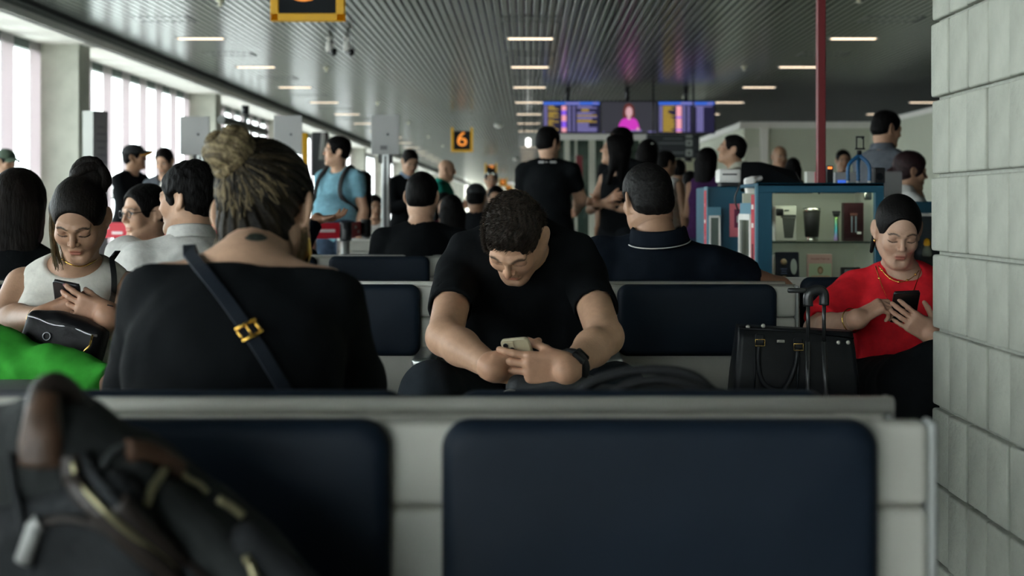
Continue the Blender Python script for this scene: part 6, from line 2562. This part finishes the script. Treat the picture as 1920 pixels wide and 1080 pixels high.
# carton, blue-lit box, speaker, white box
c = P(1522, 343, 7.0) * A(1, 1, 0) + A(0, 0, kt)
t = thing('white_carton', 'small white and pink carton left of the red pole on the kiosk', 'box', c)
bx('carton', c + A(0, .03, .03), (.05, .06, .06), mat('carton_white', (.5, .5, .44), rough=.6), t, .002, 1)
bx('pink_side', c + A(.02, -.001, .03), (.012, .003, .055), PINKP, t)
c = P(1590, 343, 7.12) * A(1, 1, 0) + A(0, 0, kt)
t = thing('pos_display', 'pale till display box with a blue lit strip under the tripod', 'till', c)
bx('body', c + A(0, .04, .03), (.13, .06, .06), BRD, t, .004, 1)
bx('blue_strip', c + A(-.03, .008, .012), (.04, .004, .016), E_BLUE, t)
c = P(1649, 343, 7.05) * A(1, 1, 0) + A(0, 0, kt)
t = thing('speaker', 'small black box speaker on the corner of the kiosk top', 'speaker', c)
bx('body', c + A(0, .03, .04), (.055, .07, .08), BEZ, t, .005, 1)
bm = bmesh.new()
lathe(bm, [(.018, 0), (.016, .002), (.006, -.002)], 14, c + A(0, -.006, .035), rot=rotm(90))
put('cone', bm_mesh(bm), CHAR, t)
c = P(1672, 352, 8.6)
t = thing('monitor_back', 'pale back of a till monitor beside the seller with the dark bun', 'monitor', (c[0], 8.6, 1.0))
bx('panel', (c[0], 8.6, 1.235), (.14, .02, .16), BRD, t, .008, 2, rot=rotm(0, 0, 20))
bx('stand', (c[0], 8.62, 1.08), (.03, .03, .16), BEZ, t)
bx('foot', (c[0], 8.62, 1.005), (.14, .10, .012), BEZ, t)
cnt = bx('back_counter', (P(1700, 0, 8.7)[0], 8.75, .5), (.9, .4, 1.0), TEALB, None, .006, 1)
tag(cnt, 'blue back counter of the kiosk under the till monitor', 'counter')
# label printer on the second cabinet and the black monitor behind it
c = P(1365, 350, yl + .2) * A(1, 1, 0) + A(0, 0, lz)
t = thing('label_printer', 'white label printer with a black base on the second kiosk cabinet', 'printer', c)
bx('base', c + A(0, 0, .012), (.10, .12, .024), BEZ, t, .004, 1)
bx('body', c + A(0, 0, .062), (.125, .14, .076), OFFW, t, .012, 3, smooth=True)
bx('slot', c + A(0, -.071, .07), (.08, .004, .008), BEZ, t)
c = P(1440, 345, 7.5) * A(1, 1, 0)
t = thing('till_monitor', 'large black till monitor tilted away on the kiosk counter', 'monitor', (c[0], 7.55, .84))
bm = bmesh.new()
vs = [P(1390, 304, 7.45), P(1425, 303, 7.5), P(1490, 320, 7.7), P(1503, 345, 7.7), P(1462, 352, 7.6), P(1388, 360, 7.45)]
fr_ = [bm.verts.new(v) for v in vs]
bk_ = [bm.verts.new(v + A(.02, .08, 0)) for v in vs]
bm.faces.new(fr_)
bm.faces.new(bk_[::-1])
for k in range(6):
    bm.faces.new((fr_[k], bk_[k], bk_[(k + 1) % 6], fr_[(k + 1) % 6]))
bmesh.ops.bevel(bm, geom=list(bm.edges), offset=.006, segments=2, affect='EDGES')
put('housing', bm_mesh(bm), BEZ, t)
tb('stand', [(c[0] + .02, 7.62, .84), (c[0] + .02, 7.62, 1.2)], .03, BEZ, t, 10)
tb('cable', spline([P(1388, 345, 7.42), P(1378, 372, 7.42), P(1384, 395, 7.42)], 5), .005, BEZ, t, 6)
bm = bmesh.new()
c = P(1420, 362, 7.2)
sdf_obj('backrest', [rbox(A(c[0], 7.40, 1.17), A(.030, .02, .085), headm(0, 0, 8), .018, .01), cap(A(c[0] + .01, 7.40, 1.24), A(c[0] + .05, 7.42, 1.25), .016, .014, .02)], .005, OFFW,
        thing('white_chair', 'white curved chair back standing between the two kiosk cabinets', 'chair', (c[0], 7.40, 0)))
t = bpy.data.objects['white_chair']
bx('seat', (c[0] + .12, 7.52, .80), (.26, .2, .04), OFFW, t, .015, 2)
tb('leg', [(c[0] + .12, 7.52, .03), (c[0] + .12, 7.52, .79)], .025, ALU, t, 10)
tb('back_stem', [(c[0] + .02, 7.41, 1.10), (c[0] + .05, 7.45, .80)], .014, ALU, t, 8)
bx('foot', (c[0] + .12, 7.52, .015), (.28, .18, .03), ALU, t, .01, 1)

# ------------------------------------------------------------------ the crowd behind
def hat(info, m, brim=None, k=1.):
    W, Mh, hs = info['W'], info['Mh'], info['hs']
    sdf_obj('cap', [ell(W(0, -.014, .045), A(.092, .113, .085) * hs, Mh, .01), plane(W(0, 0, .035), -Mh[:, 2])], .006, m, info['root'], it=1)
    bm = bmesh.new()
    n = 12
    up, dn = [], []
    for i in range(n + 1):
        a = math.pi * (i / n)
        for (lst, z0_) in ((up, .050), (dn, .038)):
            z = z0_ - .034 * math.cos(a) ** 2
            lst.append((bm.verts.new(W(.080 * math.cos(a), .065 + .02 * math.sin(a), z + .012)), bm.verts.new(W(.078 * math.cos(a) , .075 + .105 * math.sin(a), z))))
    for i in range(n):
        bm.faces.new((up[i][0], up[i][1], up[i + 1][1], up[i + 1][0]))
        bm.faces.new((dn[i][0], dn[i + 1][0], dn[i + 1][1], dn[i][1])).material_index = 1
        bm.faces.new((up[i][1], dn[i][1], dn[i + 1][1], up[i + 1][1])).material_index = 1
    put('cap_brim', bm_mesh(bm), [m, brim or m], info['root'])


tee = lambda m, **k: dict(dict(m=m, sleeve=.55, t=.014), **k)
lng = lambda m, **k: dict(dict(m=m, sleeve=1.95, t=.016, neck='collar'), **k)
JP = dict(m=JEANS)
BP_ = dict(m=CHAR)
SKULL = mat('cap_green', (.05, .075, .05), rough=.9)

# seated people of the left side
sit('woman with long loose dark hair in black seen from behind at the far left', 36, 386, 5.05, 0, head=(-4, 6, 0), lean=.10, fem=True, hair='longback', hairt=.018, hairm=mat('hair_long_brown', (.009, .007, .006), rough=.55, noise=.5, nscale=40, bump=.4, bscale=120, spec=.06, stretch=(1, 1, .15)),
    tops=(lng(BLACK, neck='crew'),), pants=BP_, arms=('lap', 'lap'), hres=.004, res=.010)
ws = sit('man in a white linen shirt with curly black hair looking left', 352, 374, 5.02, -30, head=(-72, 4, -3), lean=.08, hair='curly', hairt=.013, tone='light', stubble=.55, g=1.08, shw=1.1, hs=1.0,
         tops=(lng(WHITE, t=.022, wrinkle=.007, st=.012),), pants=JP, elbow=dict(L=P(236, 478, 5.0), R=P(440, 520, 5.2)), wrist=dict(L=P(228, 560, 5.15), R=P(430, 570, 5.4)), hres=.0042, nres=.004, res=.009)
gl = sit('man with short dark hair and glasses looking left in a maroon top', 271, 398, 6.35, 205, head=(222, 6, 0), lean=-.02, hair='short', tone='light', tops=(tee(MAROON),), pants=JP, arms=('lap', 'lap'), hres=.0042, res=.011)
glasses(gl)
# standing by the windows
cm = stand('man in a black hoodie and cap with an orange brim, arms crossed', 253, 272, 13.3, 115, head=(86, -5, 0), hair='short', tone='tan', arms=('cross', 'cross'), g=1.08,
           tops=(lng(BLACK, neck='crew', t=.026),), pants=BP_, hres=.006)
hat(cm, mat('cap_black', (.012, .013, .014), rough=.8), mat('brim_orange', (.55, .26, .04), rough=.7))
stand('bearded man in a grey jacket looking down near the windows', 308, 279, 13.0, 185, head=(190, 24, 0), hair='short', hairm=HAIRD, tone='light', stubble=.9, arms=('phone', 'phone'), tops=(dict(m=WHITE, t=.010, sleeve=.4), lng(GREY, t=.022, front=(.05, .12, .30), neck='crew')), pants=JP)
gc = stand('man in a green cap and dark shirt at the far left edge', 12, 281, 14., 160, head=(120, 12, 0), hair='short', tone='tan', stubble=.8, tops=(tee(CHAR),), pants=BP_)
hat(gc, SKULL)
stand('person in a pale shirt mostly hidden behind the bun of the seated woman', 392, 288, 14.3, 100, head=(95, 4, 0), hair='short', tone='light', tops=(lng(PALEBLUE),), pants=BP_)
# the man in the blue tee with his backpack
bt = stand('man in a light blue tee with dark backpack straps, looking left', 630, 259, 12., -152, head=(-108, -2, 0), hair='curly', hairt=.016, tone='light', g=1.20, belly=1.15, shw=1.06, armg=1.05,
           tops=(tee(BLUE, t=.020, wrinkle=.006, hem=-.10, sleeve=.62),), pants=JP, hres=.005, res=.011)
bk = thing('worn_backpack', 'dark backpack worn by the man in the light blue tee', 'backpack', bt['N'] - bt['Fo'] * .2)
put('straps', backpack_straps(bt, CANV), CANV, bk)
sdf_obj('body', [rbox(bt['N'] - bt['Fo'] * .235 - bt['U'] * .22, A(.14, .08, .22), bt['T'], .06)], .012, CANV, bk)
# suit, teal polo, woman with sunglasses on her head
stand('man in a dark suit and pale blue shirt looking down', 769, 281, 14., 150, head=(155, 30, 0), hair='short', hairt=.009, hairm=HAIRD, tone='light', arms=('phone', 'phone'), g=1.05,
      tops=(dict(m=PALEBLUE, t=.008, sleeve=0, neck='collar'), lng(BLACK, t=.024, front=(.055, .12, .26), neck='crew', name='jacket')), pants=BP_)
stand('bald man in a teal polo with crossed arms, seen from the side', 838, 300, 16., 100, head=(88, 10, 0), hair='bald', tone='light', arms=('cross', 'cross'), g=1.18, belly=.9, tops=(tee(TEAL, neck='collar', t=.02),), pants=JP)
sg = stand('woman with sunglasses pushed up on her head and a hand at her chin', 921, 320, 16., 185, head=(176, 6, 0), fem=True, hair='bun', hairm=HAIRD, tone='light', arms=('cross', 'up'), tops=(tee(mat('cloth_floral', (.16, .12, .10), rough=.9, noise=.6, nscale=60)),), pants=BP_)
W = sg['W']
bm = bmesh.new()
for q in (-1, 1):
    lathe(bm, [(.026, 0), (.024, .004), (.01, .008)], 12, W(q * .032, .072, .092), rot=rotm(70))
put('sunglasses', bm_mesh(bm), mat('lens_mirror', (.5, .48, .42), rough=.12, metal=.9), sg['root'])
# seated in the middle distance
sit('seated man in a black tee with cropped dark hair seen from behind', 792, 368, 7.14, 4, head=(8, 6, 0), lean=.05, hair='short', hairt=.008, tone='light', g=1.12, shw=1.1, hs=.98, tops=(tee(BLACK, t=.016),), pants=BP_, arms=('lap', 'lap'), hres=.0042, res=.010)
ca_ = sit('person in a black cap and dark jacket seen from behind in the seated crowd', 893, 371, 12.6, 0, head=(8, 4, 0), hair='short', tone='tan', tops=(lng(CHAR, neck='crew', t=.02),), pants=BP_, arms=('lap', 'lap'))
hat(ca_, MATS['cap_black'])
sit('woman with long black hair seen from behind in the seated crowd', 846, 396, 10.9, 0, head=(-12, 4, 0), fem=True, hair='longback', tops=(lng(BLACK, neck='crew'),), pants=BP_, arms=('lap', 'lap'))
sit('small dark-haired woman facing the camera behind the long-haired woman', 832, 384, 14.6, 180, head=(170, 8, 0), fem=True, hair='long', tone='light', tops=(tee(MAROON),), pants=BP_, arms=('lap', 'lap'))
sit('dark-haired person whose forehead shows over the bending man', 930, 371, 14.8, 180, head=(188, 10, 0), hair='short', tone='light', tops=(tee(GREY),), pants=BP_, arms=('lap', 'lap'))
sit('child-sized person in white seated beyond the aluminium board post', 702, 388, 14.2, 185, head=(160, 8, 0), hair='short', hairm=HAIRD, tone='light', tops=(lng(WHITE, neck='crew'),), pants=JP, arms=('lap', 'lap'), s=.95)
hx = sit('person in dark clothes with an open palm held out beside the bun woman', 540, 404, 7.28, 30, head=(40, 10, 0), hair='short', tone='tan', tops=(lng(NAVY),), pants=JP, elbow=dict(R=P(560, 470, 7.45), L=P(500, 480, 7.4)), wrist=dict(R=P(594, 412, 7.5), L=P(500, 520, 7.7)),
         handd=dict(R=dict(d=A(.95, .1, .10), n=A(0, -.2, 1), curl=(.2, .25, .3, .35))))
# the tall man in a black tee
bk_ = stand('standing man in a black tee with small white print across the back', 1029, 239, 11.2, 8, head=(42, 4, 0), hair='short', hairt=.012, tone='light', g=1.12, shw=1.12, armg=1.1, arms=('hang', 'phone'), tops=(tee(BLACK, t=.022, wrinkle=.005, hem=-.12, sleeve=.62),), pants=BP_, hres=.005, res=.011,
            elbow=dict(R=P(1088, 372, 11.25), L=P(976, 378, 11.25)), wrist=dict(R=P(1082, 392, 11.5), L=P(985, 420, 11.5)))
glasses(bk_)
for (a, b) in ((1010, 1020), (1022, 1027), (1031, 1043)):
    pl = lay(bk_['root'], [(a, 304.5), ((a + b) / 2, 304.5), (b, 304.5)], .004)
    if len(pl) == 3:
        put('back_print', ribbon(pl, .020 if b != 1027 else .008, .002), BRD, bk_['root'])
# women and men below the flight screens
wg = stand('woman in a black top with long dark hair and glasses, looking left, arms folded', 1153, 254, 11.5, -140, head=(-80, -10, 0), fem=True, hair='long', hairt=.017, tone='light', arms=('cross', 'cross'), tops=(dict(m=BLACK, sleeve=0, neck='scoop', t=.014),), pants=BP_, hres=.005, res=.011, s=1.0)
glasses(wg)
stand('dark-haired man partly hidden behind the woman with glasses', 1163, 240, 12.6, -150, head=(-120, 4, 0), hair='short', tone='tan', tops=(tee(BLACK),), pants=BP_)
hb_ = stand('woman with dark hair and a bright hair clip, seen from behind', 1216, 264, 13., 20, head=(20, 4, 0), fem=True, hair='longback', hairt=.02, tone='light', tops=(tee(CHAR),), pants=BP_)
bm = bmesh.new()
lathe(bm, [(.004, -.006), (.014, 0), (.004, .006)], 10, P(1223, 264 + 5, 12.86))
put('hair_clip', bm_mesh(bm), OFFW, hb_['root'])
stand('man in a white tank with a bare tanned arm behind the polo man', 1250, 284, 13.6, 30, head=(60, 4, 0), hair='short', tone='tan', tops=(dict(m=WHITE, sleeve=0, neck='scoop', t=.014),), pants=BP_)
stand('person in a pale shirt between the white tank and the woman in purple', 1272, 300, 15., 10, head=(10, 0, 0), hair='short', tone='tan', tops=(tee(BEIGE),), pants=BP_)
stand('short dark-haired person beside the woman in purple', 1293, 322, 14.5, -20, head=(-20, 6, 0), fem=True, hair='long', tone='tan', tops=(tee(BLACK),), pants=BP_)
stand('woman with long dark hair in a purple top and jeans, seen from behind', 1327, 279, 12., 25, head=(35, 2, 0), fem=True, hair='longback', hairt=.016, tone='tan', tops=(dict(m=PURPLE, sleeve=0, neck='scoop', t=.016),), pants=JP, arms=('hang', 'cross'))
stand('man in a beige shirt in profile with his chin raised', 1372, 253, 11., -70, head=(-84, -12, 0), hair='short', hairt=.008, tone='mid', tops=(tee(BEIGE, neck='collar'),), pants=BP_, hres=.005)
stand('bald man in a white shirt beyond the kiosk', 1462, 274, 16., 175, head=(165, 4, 0), hair='bald', tone='tan', tops=(lng(WHITE),), pants=BP_, arms=('phone', 'up'))
stand('dark-haired woman beside the bald man beyond the kiosk', 1487, 297, 15.6, 10, head=(10, 4, 0), fem=True, hair='long', tone='tan', tops=(tee(CHAR),), pants=BP_)
stand('man facing the camera beyond the kiosk tripod', 1581, 282, 16.5, 180, head=(182, 4, 0), hair='short', hairt=.012, tone='mid', stubble=.5, tops=(tee(GREY),), pants=BP_)
stand('man in a grey polo with cropped hair standing inside the kiosk', 1663, 209, 9.9, 48, head=(72, 12, 0), hair='short', hairt=.010, tone='mid', g=1.06, tops=(tee(GREY, neck='collar', t=.018),), pants=BP_, arms=('phone', 'phone'), hres=.0045, res=.011)
sl = sit('seller with dark reddish hair in a low bun and a white shirt inside the kiosk', 1708, 321, 9.25, 70, head=(84, 8, 0), fem=True, hair='lowbun', hairt=.017, hairm=mat('hair_wine', (.022, .010, .011), rough=.5, noise=.4, nscale=40, bump=.5, bscale=120, spec=.2), tone='mid', tops=(tee(WHITE, neck='collar', t=.018),), pants=BP_, arms=('lap', 'lap'), hres=.0045, res=.011)
st = thing('stool', 'kiosk stool under the seller with the dark bun', 'stool', (sl['H'][0], sl['H'][1], 0))
bm = bmesh.new()
zst = sl['H'][2] - .12
lathe(bm, [(.17, zst - .06), (.18, zst - .04), (.18, zst - .01), (.15, zst)], 20, (sl['H'][0], sl['H'][1], 0))
put('seat', bm_mesh(bm), VINYL, st)
tb('stem', [A(sl['H'][0], sl['H'][1], .02), A(sl['H'][0], sl['H'][1], zst - .05)], .025, STEEL, st, 10)
bm = bmesh.new()
lathe(bm, [(.20, 0), (.20, .012), (.04, .03)], 20, (sl['H'][0], sl['H'][1], 0))
put('base', bm_mesh(bm), STEEL, st)
# benches the middle crowd sits on
bench([-1.35 + .534 * i for i in range(4)], 10.62, 1, 'distant bench facing away where the long-haired woman in black sits')
bench([-1.09 + .534 * i for i in range(3)], 15.1, -1, 'distant bench facing the camera beyond the seated crowd')
bench([-1.22 + .534 * i for i in range(3)], 12.33, 1, 'distant bench facing away where the person in the black cap sits')
bench([-1.76], 14.5, -1, 'single far seat beyond the aluminium board post')
